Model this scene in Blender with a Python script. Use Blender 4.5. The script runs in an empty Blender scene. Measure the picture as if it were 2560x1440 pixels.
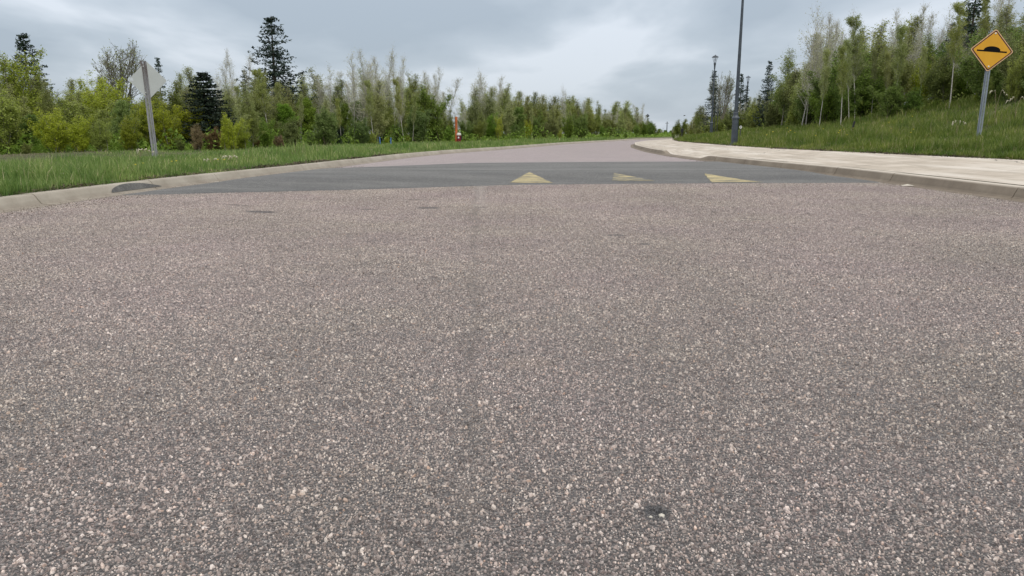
import bpy, math, random
import numpy as np
R = math.radians
S = bpy.context.scene
COL = S.collection

# ---------------------------------------------------------------- camera, sky, sun, exposure
F = 1849.0                       # focal length in pixels of the 2560 wide photograph
H0 = 0.70                        # camera height above the road
TH = math.atan(388 / F)          # pitch down
cam_d = bpy.data.cameras.new('camera'); cam = bpy.data.objects.new('camera', cam_d); COL.objects.link(cam)
cam_d.sensor_width = 36.0; cam_d.lens = F / 2560 * 36.0
cam_d.clip_start = 0.05; cam_d.clip_end = 3000
cam.location = (0, 0, H0); cam.rotation_euler = (math.pi / 2 - TH, 0, 0)
S.camera = cam

SUN_EL, SUN_AZ = 50.0, 162.0      # azimuth clockwise from +Y
world = bpy.data.worlds.new('World'); S.world = world; world.use_nodes = True
wn, wl = world.node_tree.nodes, world.node_tree.links
wn.clear()
def W(t, **kw):
    n = wn.new(t)
    for k, v in kw.items(): setattr(n, k, v)
    return n
out = W('ShaderNodeOutputWorld')
sky = W('ShaderNodeTexSky', sky_type='NISHITA', sun_disc=False)
sky.sun_elevation = R(SUN_EL); sky.sun_rotation = R(SUN_AZ)
bg1 = W('ShaderNodeBackground'); bg1.inputs[1].default_value = 0.10
wl.new(sky.outputs[0], bg1.inputs[0])
tc = W('ShaderNodeTexCoord'); sep = W('ShaderNodeSeparateXYZ'); wl.new(tc.outputs['Generated'], sep.inputs[0])
def WM(op, a, b=None, c=None):
    n = W('ShaderNodeMath', operation=op)
    for i, x in enumerate((a, b, c)):
        if x is None: continue
        if isinstance(x, (int, float)): n.inputs[i].default_value = x
        else: wl.new(x, n.inputs[i])
    return n.outputs[0]
zc = WM('MAXIMUM', sep.outputs[2], 0.0)
den = WM('ADD', zc, 0.15)
cx = WM('DIVIDE', sep.outputs[0], den); cy = WM('DIVIDE', sep.outputs[1], den)
cmb = W('ShaderNodeCombineXYZ'); wl.new(cx, cmb.inputs[0]); wl.new(cy, cmb.inputs[1])
n1 = W('ShaderNodeTexNoise'); n1.inputs['Scale'].default_value = 1.0; n1.inputs['Detail'].default_value = 5; n1.inputs['Roughness'].default_value = 0.47
n1.inputs['Distortion'].default_value = 0.25
mp = W('ShaderNodeMapping'); mp.inputs['Location'].default_value = (3.1, 1.7, 0); mp.inputs['Scale'].default_value = (1.0, 0.62, 1)
wl.new(cmb.outputs[0], mp.inputs[0]); wl.new(mp.outputs[0], n1.inputs['Vector'])
ramp = W('ShaderNodeValToRGB'); wl.new(n1.outputs['Fac'], ramp.inputs[0])
el = ramp.color_ramp.elements
el[0].position = 0.39; el[0].color = (0.435, 0.505, 0.585, 1)
el[1].position = 0.62; el[1].color = (0.76, 0.82, 0.90, 1)
e = ramp.color_ramp.elements.new(0.50); e.color = (0.54, 0.61, 0.69, 1)
hz = W('ShaderNodeMapRange'); wl.new(sep.outputs[2], hz.inputs[0])      # pale band low over the horizon
hz.inputs[1].default_value = 0.0; hz.inputs[2].default_value = 0.085; hz.inputs[3].default_value = 0.55; hz.inputs[4].default_value = 0.0
mixh = W('ShaderNodeMix', data_type='RGBA'); wl.new(hz.outputs[0], mixh.inputs[0]); wl.new(ramp.outputs[0], mixh.inputs[6]); mixh.inputs[7].default_value = (0.67, 0.75, 0.84, 1)
zf = W('ShaderNodeMapRange'); wl.new(sep.outputs[2], zf.inputs[0]); zf.inputs[1].default_value = .15; zf.inputs[2].default_value = .75; zf.inputs[3].default_value = 0; zf.inputs[4].default_value = .9
mixz = W('ShaderNodeMix', data_type='RGBA'); wl.new(zf.outputs[0], mixz.inputs[0]); wl.new(mixh.outputs[2], mixz.inputs[6]); mixz.inputs[7].default_value = (0.66, 0.645, 0.63, 1)
bg2 = W('ShaderNodeBackground'); wl.new(mixz.outputs[2], bg2.inputs[0])      # thin cloud overhead is whiter
wl.new(WM('MULTIPLY_ADD', zc, 1.15, 0.88), bg2.inputs[1])               # an overcast sky is brighter overhead
mixs = W('ShaderNodeMixShader'); mixs.inputs[0].default_value = 0.90
wl.new(bg1.outputs[0], mixs.inputs[1]); wl.new(bg2.outputs[0], mixs.inputs[2]); wl.new(mixs.outputs[0], out.inputs[0])

sd = bpy.data.lights.new('sun', 'SUN'); sd.energy = 1.25; sd.angle = R(14); sd.color = (1.0, 0.95, 0.87)
sun = bpy.data.objects.new('sun', sd); COL.objects.link(sun); sun.location = (30, -10, 60)
sun.rotation_euler = (R(90 - SUN_EL), 0, R(180 - SUN_AZ))
S.view_settings.view_transform = 'Standard'; S.view_settings.look = 'None'
S.view_settings.exposure = 0.0; S.view_settings.gamma = 1.0; S.view_settings.use_curve_mapping = False
S.cycles.max_bounces = 6; S.cycles.transparent_max_bounces = 4
S.cycles.diffuse_bounces = 3; S.cycles.glossy_bounces = 2; S.cycles.transmission_bounces = 3

# ---------------------------------------------------------------- helpers
def tag(o, label=None, cat=None, group=None, kind=None):
    for k, v in (('label', label), ('category', cat), ('group', group), ('kind', kind)):
        if v: o[k] = v
    return o
def empty(name, loc, rz=0, **kw):
    o = bpy.data.objects.new(name, None); COL.objects.link(o); o.location = loc; o.rotation_euler = (0, 0, rz)
    o.empty_display_size = 0.2
    return tag(o, **kw)
def link_mesh(name, me, m=None, parent=None):
    o = bpy.data.objects.new(name, me); COL.objects.link(o)
    if m is not None and not me.materials: me.materials.append(m)
    if parent is not None: o.parent = parent
    return o
def np_mesh(name, V, Fc, m, smooth=False, parent=None, link=True):
    V = np.asarray(V, np.float32).reshape(-1, 3); Fc = np.asarray(Fc, np.int32); k = Fc.shape[1]
    me = bpy.data.meshes.new(name)
    me.vertices.add(len(V)); me.vertices.foreach_set('co', V.ravel())
    me.loops.add(Fc.size); me.loops.foreach_set('vertex_index', Fc.ravel())
    me.polygons.add(len(Fc)); me.polygons.foreach_set('loop_start', np.arange(0, Fc.size, k, dtype=np.int32))
    me.polygons.foreach_set('loop_total', np.full(len(Fc), k, np.int32))
    me.polygons.foreach_set('use_smooth', np.full(len(Fc), smooth))
    me.update(calc_edges=True)
    me.materials.append(m)
    return link_mesh(name, me, None, parent) if link else me
class MB:
    """collects shapes for ONE mesh object"""
    def __init__(s): s.v = []; s.f = []
    def add(s, vs, fs):
        n = len(s.v); s.v += [tuple(x) for x in vs]; s.f += [tuple(i + n for i in q) for q in fs]; return s
    def box(s, c, d, rz=0):
        cs, sn = math.cos(rz), math.sin(rz); vs = []
        for z in (-.5, .5):
            for x, y in ((-.5, -.5), (.5, -.5), (.5, .5), (-.5, .5)):
                X, Y = x * d[0], y * d[1]; vs.append((c[0] + X * cs - Y * sn, c[1] + X * sn + Y * cs, c[2] + z * d[2]))
        return s.add(vs, [(3, 2, 1, 0), (4, 5, 6, 7), (0, 1, 5, 4), (1, 2, 6, 5), (2, 3, 7, 6), (3, 0, 4, 7)])
    def lathe(s, prof, n=16, c=(0, 0, 0), rot=0, cap=True):
        vs = []; fs = []
        for r, z in prof:
            for i in range(n):
                a = rot + 2 * math.pi * i / n; vs.append((c[0] + r * math.cos(a), c[1] + r * math.sin(a), c[2] + z))
        for j in range(len(prof) - 1):
            for i in range(n):
                k = (i + 1) % n; fs.append((j * n + i, j * n + k, (j + 1) * n + k, (j + 1) * n + i))
        if cap: fs.append(tuple(range(n))[::-1]); fs.append(tuple(range((len(prof) - 1) * n, len(prof) * n)))
        return s.add(vs, fs)
    def tube(s, pts, rs, n=6):
        pts = [np.array(p, float) for p in pts]; vs = []; fs = []
        for j, p in enumerate(pts):
            d = pts[min(j + 1, len(pts) - 1)] - pts[max(j - 1, 0)]; d /= (np.linalg.norm(d) + 1e-9)
            a = np.cross(d, (0.31, 0.17, 0.93) if abs(d[2]) < .9 else (1, 0, 0)); a /= np.linalg.norm(a); b = np.cross(d, a)
            for i in range(n):
                t = 2 * math.pi * i / n; vs.append(p + rs[j] * (a * math.cos(t) + b * math.sin(t)))
        for j in range(len(pts) - 1):
            for i in range(n):
                k = (i + 1) % n; fs.append((j * n + i, j * n + k, (j + 1) * n + k, (j + 1) * n + i))
        fs.append(tuple(range(n))[::-1]); fs.append(tuple(range((len(pts) - 1) * n, len(pts) * n)))
        return s.add(vs, fs)
    def prism(s, poly, y0, y1):               # polygon in XZ extruded along Y
        n = len(poly); vs = [(x, y0, z) for x, z in poly] + [(x, y1, z) for x, z in poly]
        return s.add(vs, [tuple(range(n)), tuple(range(2 * n - 1, n - 1, -1))] + [(i, n + i, n + (i + 1) % n, (i + 1) % n) for i in range(n)])
    def build(s, name, m, parent=None, smooth=False, bevel=0, link=True):
        me = bpy.data.meshes.new(name); me.from_pydata(s.v, [], s.f)
        if smooth: me.polygons.foreach_set('use_smooth', np.ones(len(me.polygons), bool))
        me.materials.append(m)
        if not link: return me
        o = link_mesh(name, me, None, parent)
        if bevel:
            b = o.modifiers.new('bevel', 'BEVEL'); b.width = bevel; b.segments = 2
        return o
def spot(px, py, Y):                            # where the ray through a pixel of the photograph is, Y metres ahead
    v = (px - 1280) / F; w = (720 - py) / F
    d = (v, math.cos(TH) + w * math.sin(TH), -math.sin(TH) + w * math.cos(TH)); t = Y / d[1]
    return d[0] * t, Y, H0 + d[2] * t

# ---------------------------------------------------------------- materials
MATS = {}
class NT:
    def __init__(s, name):
        s.m = bpy.data.materials.new(name); s.m.use_nodes = True; s.t = s.m.node_tree; s.n = s.t.nodes; s.l = s.t.links
        s.b = s.n['Principled BSDF']; s.o = s.n['Material Output']
        s.tc = s.n.new('ShaderNodeTexCoord'); MATS[name] = s.m
    def put(s, sock, v):
        if hasattr(v, 'is_linked') or isinstance(v, bpy.types.NodeSocket): s.l.new(v, sock)
        else: sock.default_value = v
    def node(s, t, ins=None, **kw):
        n = s.n.new(t)
        for k, v in kw.items(): setattr(n, k, v)
        for k, v in (ins or {}).items(): s.put(n.inputs[k], v)
        return n
    def obj(s): return s.tc.outputs['Object']
    def geo(s, o='Position'):
        return s.node('ShaderNodeNewGeometry').outputs[o]
    def map(s, vec, scale=(1, 1, 1), loc=(0, 0, 0), rot=(0, 0, 0)):
        return s.node('ShaderNodeMapping', {0: vec, 'Scale': scale, 'Location': loc, 'Rotation': rot}).outputs[0]
    def noise(s, scale, detail=3, rough=.5, vec=None, dist=0):
        return s.node('ShaderNodeTexNoise', {'Vector': vec or s.obj(), 'Scale': scale, 'Detail': detail, 'Roughness': rough, 'Distortion': dist}).outputs['Fac']
    def vor(s, scale, vec=None, feature='F1', rnd=1.0):
        return s.node('ShaderNodeTexVoronoi', {'Vector': vec or s.obj(), 'Scale': scale, 'Randomness': rnd}, feature=feature)
    def math(s, op, a, b=0.0, c=0.0, clamp=False):
        n = s.n.new('ShaderNodeMath'); n.operation = op; n.use_clamp = clamp
        for i, x in enumerate((a, b, c)): s.put(n.inputs[i], x)
        return n.outputs[0]
    def rng(s, v, a, b, c=0.0, d=1.0, smooth=False):
        n = s.node('ShaderNodeMapRange', {0: v, 1: a, 2: b, 3: c, 4: d}, clamp=True)
        if smooth: n.interpolation_type = 'SMOOTHSTEP'
        return n.outputs[0]
    def ramp(s, fac, stops, const=False):
        n = s.node('ShaderNodeValToRGB', {0: fac}); cr = n.color_ramp
        if const: cr.interpolation = 'CONSTANT'
        while len(cr.elements) < len(stops): cr.elements.new(0.5)
        for e, (p, c) in zip(cr.elements, stops): e.position = p; e.color = (*c, 1)
        return n.outputs[0]
    def mix(s, f, a, b, mode='MIX'):
        n = s.n.new('ShaderNodeMix'); n.data_type = 'RGBA'; n.blend_type = mode
        s.put(n.inputs[0], f)
        for i, x in ((6, a), (7, b)):
            if isinstance(x, tuple): n.inputs[i].default_value = (*x, 1)
            else: s.l.new(x, n.inputs[i])
        return n.outputs[2]
    def sep(s, vec):
        return s.node('ShaderNodeSeparateXYZ', {0: vec}).outputs
    def fin(s, col, rough=.8, bump=None, strength=.3, dist=.01, metal=0, spec=.5, dust=0):
        if dust: s.put(s.b.inputs['Sheen Weight'], dust); s.put(s.b.inputs['Sheen Roughness'], .45); s.put(s.b.inputs['Sheen Tint'], (1.0, .93, .90, 1))
        s.put(s.b.inputs['Base Color'], col if not isinstance(col, tuple) else (*col, 1))
        s.put(s.b.inputs['Roughness'], rough); s.put(s.b.inputs['Metallic'], metal); s.put(s.b.inputs['Specular IOR Level'], spec)
        if bump is not None:
            b = s.node('ShaderNodeBump', {'Strength': strength, 'Distance': dist, 'Height': bump}); s.l.new(b.outputs[0], s.b.inputs['Normal'])
        return s.m

def spot_mask(t, sx, cx, cy, rx, ry, edge=0.5, wob=0.25, ang=0.0, nscale=9.0):
    """a stain with a shape of its own at (cx, cy) on the ground"""
    v = t.map(sx, loc=(-cx, -cy, 0))
    x, y, z = t.sep(t.map(v, rot=(0, 0, ang)))
    X = t.math('DIVIDE', x, rx); Y = t.math('DIVIDE', y, ry)
    r = t.math('SQRT', t.math('ADD', t.math('MULTIPLY', X, X), t.math('MULTIPLY', Y, Y)))
    r = t.math('ADD', r, t.math('MULTIPLY', t.math('SUBTRACT', t.noise(nscale, 4, .7, sx), .5), wob * 4))
    return t.rng(r, 1.0 - edge, 1.0, 1.0, 0.0)

STONES = [(0.0, (.045, .042, .042)), (.22, (.10, .088, .085)), (.42, (.18, .158, .148)), (.60, (.28, .245, .225)),
          (.75, (.40, .35, .315)), (.87, (.56, .51, .45)), (.955, (.70, .67, .62)), (1.0, (.44, .29, .20))]
STONES_FAR = [(0.0, (.20, .165, .165)), (.4, (.31, .25, .245)), (.7, (.39, .325, .315)), (1, (.52, .45, .42))]
def mat_road(name, pink=True):
    t = NT(name); P = t.obj()
    big = t.noise(0.55, 4, .55); mid = t.noise(3.2, 4, .6)
    wv = t.node('ShaderNodeVectorMath', {0: P, 1: t.node('ShaderNodeVectorMath', {0: t.node('ShaderNodeTexNoise', {'Vector': P, 'Scale': 90.0, 'Detail': 1}).outputs['Color'], 1: (0.004, 0.004, 0.0)}, operation='MULTIPLY').outputs[0]}, operation='ADD').outputs[0]
    v1 = t.vor(82, wv); v2 = t.vor(175, wv); v3 = t.vor(40, P)
    r1 = t.sep(v1.outputs['Color'])[0]; r2 = t.sep(v2.outputs['Color'])[0]; r1b = t.sep(v1.outputs['Color'])[1]
    if pink:
        c1 = t.ramp(r1, STONES_FAR); c2 = t.ramp(r2, STONES_FAR)
        tar = (.16, .13, .13)
    else:
        g = [(0, (.036, .037, .033)), (.4, (.066, .067, .061)), (.75, (.118, .117, .105)), (1, (.33, .32, .28))]
        c1 = t.ramp(r1, g); c2 = t.ramp(r2, g); tar = (.045, .046, .046)
    m1 = t.rng(v1.outputs['Distance'], .42, .56, 1, 0)
    m1 = t.math('MULTIPLY', m1, t.rng(r1b, .30, .42))          # not every cell holds a big chip
    m2 = t.rng(v2.outputs['Distance'], .44, .60, 1, 0)
    fines = t.mix(t.noise(420, 2, .6), tar, (.30, .26, .245) if pink else (.14, .14, .135))
    c = t.mix(m2, fines, c2); c = t.mix(m1, c, c1)
    k = t.rng(mid, .3, .7, .90, 1.12); k = t.math('MULTIPLY', k, t.rng(big, .3, .7, .94, 1.07))
    fine_var = t.rng(t.noise(26, 3, .7), .3, .7, .86, 1.14); k = t.math('MULTIPLY', k, fine_var)
    kk = t.node('ShaderNodeCombineColor', {0: k, 1: k, 2: k}).outputs[0]
    c = t.mix(1.0, c, kk, 'MULTIPLY')
    if pink:
        tint = t.ramp(t.noise(.9, 3, .6), [(.35, (1.0, .975, .95)), (.65, (1.0, .93, .965))])
        c = t.mix(1.0, c, tint, 'MULTIPLY')
        # paler aggregate colours, used beyond the hump
        G = t.geo()
        # this side of the hump the chips are real stones lying in a dark binder
        binder = t.mix(m2, t.mix(t.noise(420, 2, .6), (.022, .021, .022), (.075, .068, .066)), t.ramp(r2, [(0, (.03, .029, .029)), (.7, (.11, .10, .095)), (1, (.26, .235, .215))]))
        binder = t.mix(1.0, binder, kk, 'MULTIPLY')
        c = t.mix(t.rng(t.sep(G)[1], 11.0, 11.3, 1, 0), c, binder)
        for a in ((-2.28, 6.68, .24, .10, .5), (-.80, 7.04, .13, .11, .2), (.72, 5.12, .10, .05, 0), (-1.35, 6.9, .16, .03, .3), (-1.0, 7.9, .22, .03, .2),
                  (2.7, 22.0, .75, .12, .1), (-.3, 7.1, .09, .04, .0), (2.0, 6.1, .12, .03, .4), (4.1, 5.6, .11, .05, .3), (-2.7, 7.3, .25, .03, .5), (.85, 4.7, .05, .04, 0)):
            c = t.mix(t.math('MULTIPLY', spot_mask(t, G, *a[:4], ang=a[4]), .68), c, (.085, .08, .082))
        # tar spot near the camera
        ts = t.math('MULTIPLY', spot_mask(t, G, .272, 1.275, .032, .040, edge=.45, wob=.35, nscale=60), .9)
        c = t.mix(ts, c, (.035, .038, .042))
        c = t.mix(t.math('MULTIPLY', spot_mask(t, G, .05, 2.2, .10, .08, wob=.4, nscale=14), .22), c, (.30, .22, .13))
        # centre seam where two lanes of paving meet: a slightly open dark line
        gx, gy, gz = t.sep(G)
        cen = t.math('ADD', t.math('ADD', t.math('MULTIPLY', gy, -.046), -.02), t.math('MULTIPLY', t.math('SUBTRACT', t.noise(2.3, 3, .6), .5), .10))
        dx = t.math('ABSOLUTE', t.math('SUBTRACT', gx, cen))
        seam = t.math('MULTIPLY', t.rng(dx, .004, .035, 1, 0), t.rng(t.noise(5, 3, .7), .42, .62, .0, .55))
        seam = t.math('MULTIPLY', seam, t.rng(gy, 9.5, 10.2, 1, 0))
        c = t.mix(seam, c, (.12, .105, .095))
        # old skid arcs beyond the hump
        rr = t.math('ABSOLUTE', t.math('SUBTRACT', t.math('ADD', t.math('MULTIPLY', gx, -.10), gy), t.math('ADD', 17.9, t.math('MULTIPLY', t.noise(.8, 2), .5))))
        arc = t.math('MULTIPLY', t.rng(rr, .05, .22, 1, 0), t.rng(t.noise(1.3, 2), .45, .6, 0, .3))
        c = t.mix(arc, c, (.14, .12, .12))
    else:
        G = t.geo(); gx, gy, gz = t.sep(G)
        c = t.mix(t.math('MULTIPLY', t.rng(t.noise(1.1, 4, .6, t.map(G, scale=(.5, 2.2, 1))), .42, .60), .6), c, (.030, .031, .028))
        c = t.mix(t.math('MULTIPLY', t.rng(t.noise(1.6, 4, .6, t.map(G, scale=(.25, 1.6, 1), loc=(4, 0, 0))), .46, .68), .45), c, (0.26, .255, .235))
        yn = t.math('ADD', 9.55, t.math('MULTIPLY', gx, .22))
        c = t.mix(t.rng(t.noise(38, 3, .8, t.map(G, loc=(9, 2, 0))), .52, .64, 0, .5), c, (.05, .05, .048))
        ramp_dark = t.math('MULTIPLY', t.rng(t.math('SUBTRACT', gy, yn), .9, 2.1, 1, 0), t.rng(t.noise(2.2, 5, .7, t.map(G, scale=(.35, 1.6, 1))), .38, .62, .15, .75))  # mottled darker tone over the near ramp, fading out past it
        c = t.mix(ramp_dark, c, (.055, .056, .055))
        c = t.mix(t.rng(t.noise(30, 4, .85, G), .52, .66, 0, .55), c, (.24, .24, .22))
    hgt = t.math('ADD', t.math('MULTIPLY', t.math('SUBTRACT', 1.0, t.math('MULTIPLY', v1.outputs['Distance'], 1.3)), m1), t.math('MULTIPLY', t.math('SUBTRACT', 1.0, v2.outputs['Distance']), .45))
    hgt = t.math('ADD', hgt, t.math('MULTIPLY', t.noise(300, 2, .6), .25))
    return t.fin(c, t.rng(t.noise(60, 2), .3, .7, .62, .9), hgt, .85, .0045, spec=.45, dust=.35 if pink else .2)
mat_road('road_asphalt'); mat_road('hump_asphalt', False)

def mat_stone():
    t = NT('road_chips')
    r = t.geo('Random Per Island')
    c = t.ramp(r, STONES)
    G = t.geo()
    ct = t.vor(120, G); c2 = t.ramp(t.sep(ct.outputs['Color'])[0], STONES); c = t.mix(.35, c, c2)
    big = t.rng(t.noise(.9, 4, .6, G), .32, .68, .86, 1.16); c = t.mix(1.0, c, t.node('ShaderNodeCombineColor', {0: big, 1: big, 2: big}).outputs[0], 'MULTIPLY')
    c = t.mix(1.0, c, t.ramp(t.noise(.8, 3, .6, G), [(.35, (1.33, 1.255, 1.185)), (.65, (1.34, 1.21, 1.235))]), 'MULTIPLY')
    for a in ((-2.28, 6.68, .24, .10, .5), (-.80, 7.04, .13, .11, .2), (.72, 5.12, .10, .05, 0), (-1.35, 6.9, .16, .03, .3), (-1.0, 7.9, .22, .03, .2),
              (-.3, 7.1, .09, .04, .0), (2.0, 6.1, .12, .03, .4), (4.1, 5.6, .11, .05, .3), (-2.7, 7.3, .25, .03, .5), (.85, 4.7, .05, .04, 0)):
        c = t.mix(t.math('MULTIPLY', spot_mask(t, G, *a[:4], ang=a[4]), .8), c, (.07, .068, .07))
    c = t.mix(t.math('MULTIPLY', spot_mask(t, G, .272, 1.275, .032, .040, edge=.4, wob=.35, nscale=60), .95), c, (.03, .033, .037))
    gx, gy, gz = t.sep(G)
    cen = t.math('ADD', t.math('ADD', t.math('MULTIPLY', gy, -.046), -.02), t.math('MULTIPLY', t.math('SUBTRACT', t.noise(2.3, 3, .6, G), .5), .10))
    dx = t.math('SUBTRACT', gx, cen)
    c = t.mix(t.math('MULTIPLY', t.rng(t.math('ABSOLUTE', dx), .004, .04, 1, 0), t.rng(t.noise(4, 3, .7, G), .38, .60, .10, .48)), c, (.13, .115, .10))
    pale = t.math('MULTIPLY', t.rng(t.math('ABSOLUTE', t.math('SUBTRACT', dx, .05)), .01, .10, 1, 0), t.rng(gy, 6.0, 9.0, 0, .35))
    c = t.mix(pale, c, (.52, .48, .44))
    k = t.rng(t.noise(500, 3, .7), .3, .7, .78, 1.15)
    c = t.mix(1.0, c, t.node('ShaderNodeCombineColor', {0: k, 1: k, 2: k}).outputs[0], 'MULTIPLY')
    return t.fin(c, .6, t.noise(900, 2), .35, .001, spec=.5, dust=.65)
mat_stone()

def mat_concrete(name, base, dark, light, stain=.5, spec=.4):
    t = NT(name); P = t.geo()
    c = t.ramp(t.noise(1.6, 5, .65, P), [(.30, dark), (.52, base), (.72, light)])
    c = t.mix(t.math('MULTIPLY', t.rng(t.noise(9, 5, .7, P), .52, .74), stain), c, dark)
    sp = t.vor(160, P); c = t.mix(t.math('MULTIPLY', t.rng(sp.outputs['Distance'], .12, .3, 1, 0), .4), c, tuple(x * .55 for x in base))
    g = t.noise(220, 3, .7, P); c = t.mix(t.rng(g, .35, .7, 0, .3), c, tuple(min(1, x * 1.25) for x in light))
    return t, c, P
t, c, P = mat_concrete('kerb_concrete', (.37, .33, .27), (.27, .235, .185), (.47, .43, .36))
z = t.sep(P)[2]
grime = t.math('MULTIPLY', t.rng(z, .0, .055, 1, 0), t.rng(t.noise(4, 4, .6, P), .3, .6, .25, .85))
c = t.mix(grime, c, (.20, .165, .13)); t.fin(c, .88, t.noise(70, 5, .7, P), .5, .006)
t, c, P = mat_concrete('kerb_shaded_brown', (.25, .205, .155), (.17, .135, .10), (.34, .29, .225))  # shade on the road face is put into this brown, top kept pale
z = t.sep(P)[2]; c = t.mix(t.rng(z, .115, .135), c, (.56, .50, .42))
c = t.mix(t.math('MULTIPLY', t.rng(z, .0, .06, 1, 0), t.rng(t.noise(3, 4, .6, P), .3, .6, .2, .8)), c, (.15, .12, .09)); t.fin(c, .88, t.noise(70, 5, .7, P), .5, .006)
t, c, P = mat_concrete('sidewalk_concrete', (.50, .435, .36), (.38, .325, .255), (.64, .575, .49), .45)
st = t.noise(1.0, 4, .6, t.map(P, scale=(2.6, .35, 1), rot=(0, 0, .15))); c = t.mix(t.rng(st, .48, .62, 0, .75), c, (.68, .625, .55))
st = t.noise(1.2, 4, .6, t.map(P, scale=(3.2, .4, 1), loc=(7, 2, 0))); c = t.mix(t.rng(st, .50, .66, 0, .6), c, (.36, .305, .24))
st = t.noise(2.4, 5, .75, t.map(P, scale=(3.5, .6, 1), loc=(1, 5, 0))); c = t.mix(t.rng(st, .54, .66, 0, .5), c, (.33, .28, .22))
cr = t.vor(.42, t.node('ShaderNodeVectorMath', {0: P, 1: t.node('ShaderNodeVectorMath', {0: t.node('ShaderNodeTexNoise', {'Vector': P, 'Scale': 1.3, 'Detail': 5}).outputs['Color'], 1: (.8, .8, 0)}, operation='MULTIPLY').outputs[0]}, operation='ADD').outputs[0], 'DISTANCE_TO_EDGE')
c = t.mix(t.math('MULTIPLY', t.rng(cr.outputs['Distance'], .001, .006, 1, 0), t.rng(t.noise(.4, 2, .5, P), .50, .56)), c, (.12, .10, .08))
t.fin(c, .9, t.noise(120, 5, .7, P), .35, .004)
t, c, P = mat_concrete('gutter_grit', (.30, .26, .21), (.19, .16, .13), (.40, .36, .30), .7)
t.fin(c, .95, t.noise(150, 4, .8, P), .8, .006)

t = NT('soil_and_thatch'); P = t.geo()
c = t.ramp(t.noise(2.0, 6, .7, P), [(.3, (.04, .035, .02)), (.45, (.08, .09, .03)), (.62, (.13, .15, .045)), (.75, (.22, .20, .11))])
c = t.mix(t.rng(t.noise(.22, 4, .6, P), .5, .62, 0, .6), c, (.21, .19, .10))
t.fin(c, .95, t.noise(30, 6, .8, P), 1, .04)

def mat_leaf(name, stops, rough=.6, trans=.35, tcol=(.30, .40, .06), spec=.3, var=.35):
    t = NT(name); r = t.geo('Random Per Island')
    oi = t.node('ShaderNodeObjectInfo').outputs['Random']
    c = t.ramp(r, [(p, tuple(x * (1.62 if name.startswith('leaf') else 1.3 if name == 'grass_bank_blades' else 1.0) for x in q)) for p, q in stops])
    hs = t.node('ShaderNodeHueSaturation', {'Hue': t.rng(oi, 0, 1, .5 - .022 * var / .35, .5 + .018 * var / .35), 'Saturation': t.rng(t.math('FRACT', t.math('MULTIPLY', oi, 7.3)), 0, 1, .82, 1.1), 'Value': t.rng(t.math('FRACT', t.math('MULTIPLY', oi, 13.7)), 0, 1, 1 - var, 1 + var), 'Color': c}).outputs[0]
    if name.startswith('grass'):
        G = t.geo(); n = t.noise(.55, 4, .6, G)
        hs = t.mix(t.rng(n, .50, .70, 0, .35), hs, t.mix(.5, hs, (.30, .30, .11)))
        hs = t.node('ShaderNodeHueSaturation', {'Hue': .5, 'Saturation': .84 if name == 'grass_blades' else 1.0, 'Value': 1.0, 'Color': hs}).outputs[0]
        hs = t.mix(1.0, hs, t.ramp(t.noise(1.5, 3, .6, G), [(.34, (.45, .64, .42)), (.50, (1.0, 1.0, .98)), (.68, (1.45, 1.28, 1.30))]), 'MULTIPLY')
    t.fin(hs, rough, spec=spec)
    if trans:
        tr = t.node('ShaderNodeBsdfTranslucent', {'Color': t.mix(.45, hs, tcol)})
        mx = t.node('ShaderNodeMixShader', {0: trans}); t.l.new(t.b.outputs[0], mx.inputs[1]); t.l.new(tr.outputs[0], mx.inputs[2]); t.l.new(mx.outputs[0], t.o.inputs[0])
    return t.m
mat_leaf('grass_blades', [(0, (.075, .135, .02)), (.45, (.135, .215, .034)), (.8, (.21, .30, .06)), (.93, (.28, .34, .10)), (.97, (.42, .37, .20)), (1, (.5, .44, .26))], .5, .35, (.22, .34, .05))
mat_leaf('grass_bank_blades', [(0, (.085, .13, .022)), (.45, (.155, .215, .04)), (.8, (.24, .30, .07)), (.93, (.31, .35, .12)), (.97, (.44, .40, .22)), (1, (.5, .44, .26))], .5, .35, (.24, .34, .06))
mat_leaf('straw_blades', [(0, (.22, .19, .10)), (.6, (.36, .32, .19)), (1, (.50, .45, .30))], .7, .25, (.4, .35, .2))
mat_leaf('leaf_willow', [(0, (.14, .175, .014)), (.5, (.22, .26, .02)), (.85, (.29, .33, .035)), (1, (.37, .40, .07))], .55, .42, (.36, .42, .05), var=.22)
mat_leaf('leaf_birch', [(0, (.12, .15, .035)), (.5, (.20, .23, .065)), (.85, (.28, .30, .11)), (1, (.36, .36, .18))], .55, .42, (.36, .40, .12), var=.25)
mat_leaf('leaf_pale', [(0, (.24, .25, .15)), (.5, (.34, .35, .22)), (1, (.45, .45, .32))], .6, .4, (.42, .42, .25), var=.2)
mat_leaf('leaf_green', [(0, (.065, .105, .016)), (.5, (.11, .165, .026)), (1, (.17, .235, .05))], .55, .38, (.20, .34, .05), var=.22)
mat_leaf('leaf_olive', [(0, (.08, .105, .022)), (.5, (.135, .165, .034)), (1, (.20, .225, .06))], .6, .35, (.22, .25, .07), var=.22)
mat_leaf('leaf_rust', [(0, (.11, .07, .032)), (.5, (.18, .115, .055)), (.8, (.20, .15, .06)), (1, (.17, .18, .05))], .7, .3, (.3, .18, .08), var=.2)
mat_leaf('needle_dark', [(0, (.010, .022, .013)), (.6, (.020, .040, .022)), (1, (.04, .068, .034))], .6, .1, (.05, .1, .04), var=.2)
mat_leaf('needle_blue', [(0, (.018, .034, .026)), (.6, (.034, .058, .044)), (1, (.06, .09, .065))], .6, .1, (.05, .1, .05), var=.2)
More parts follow.
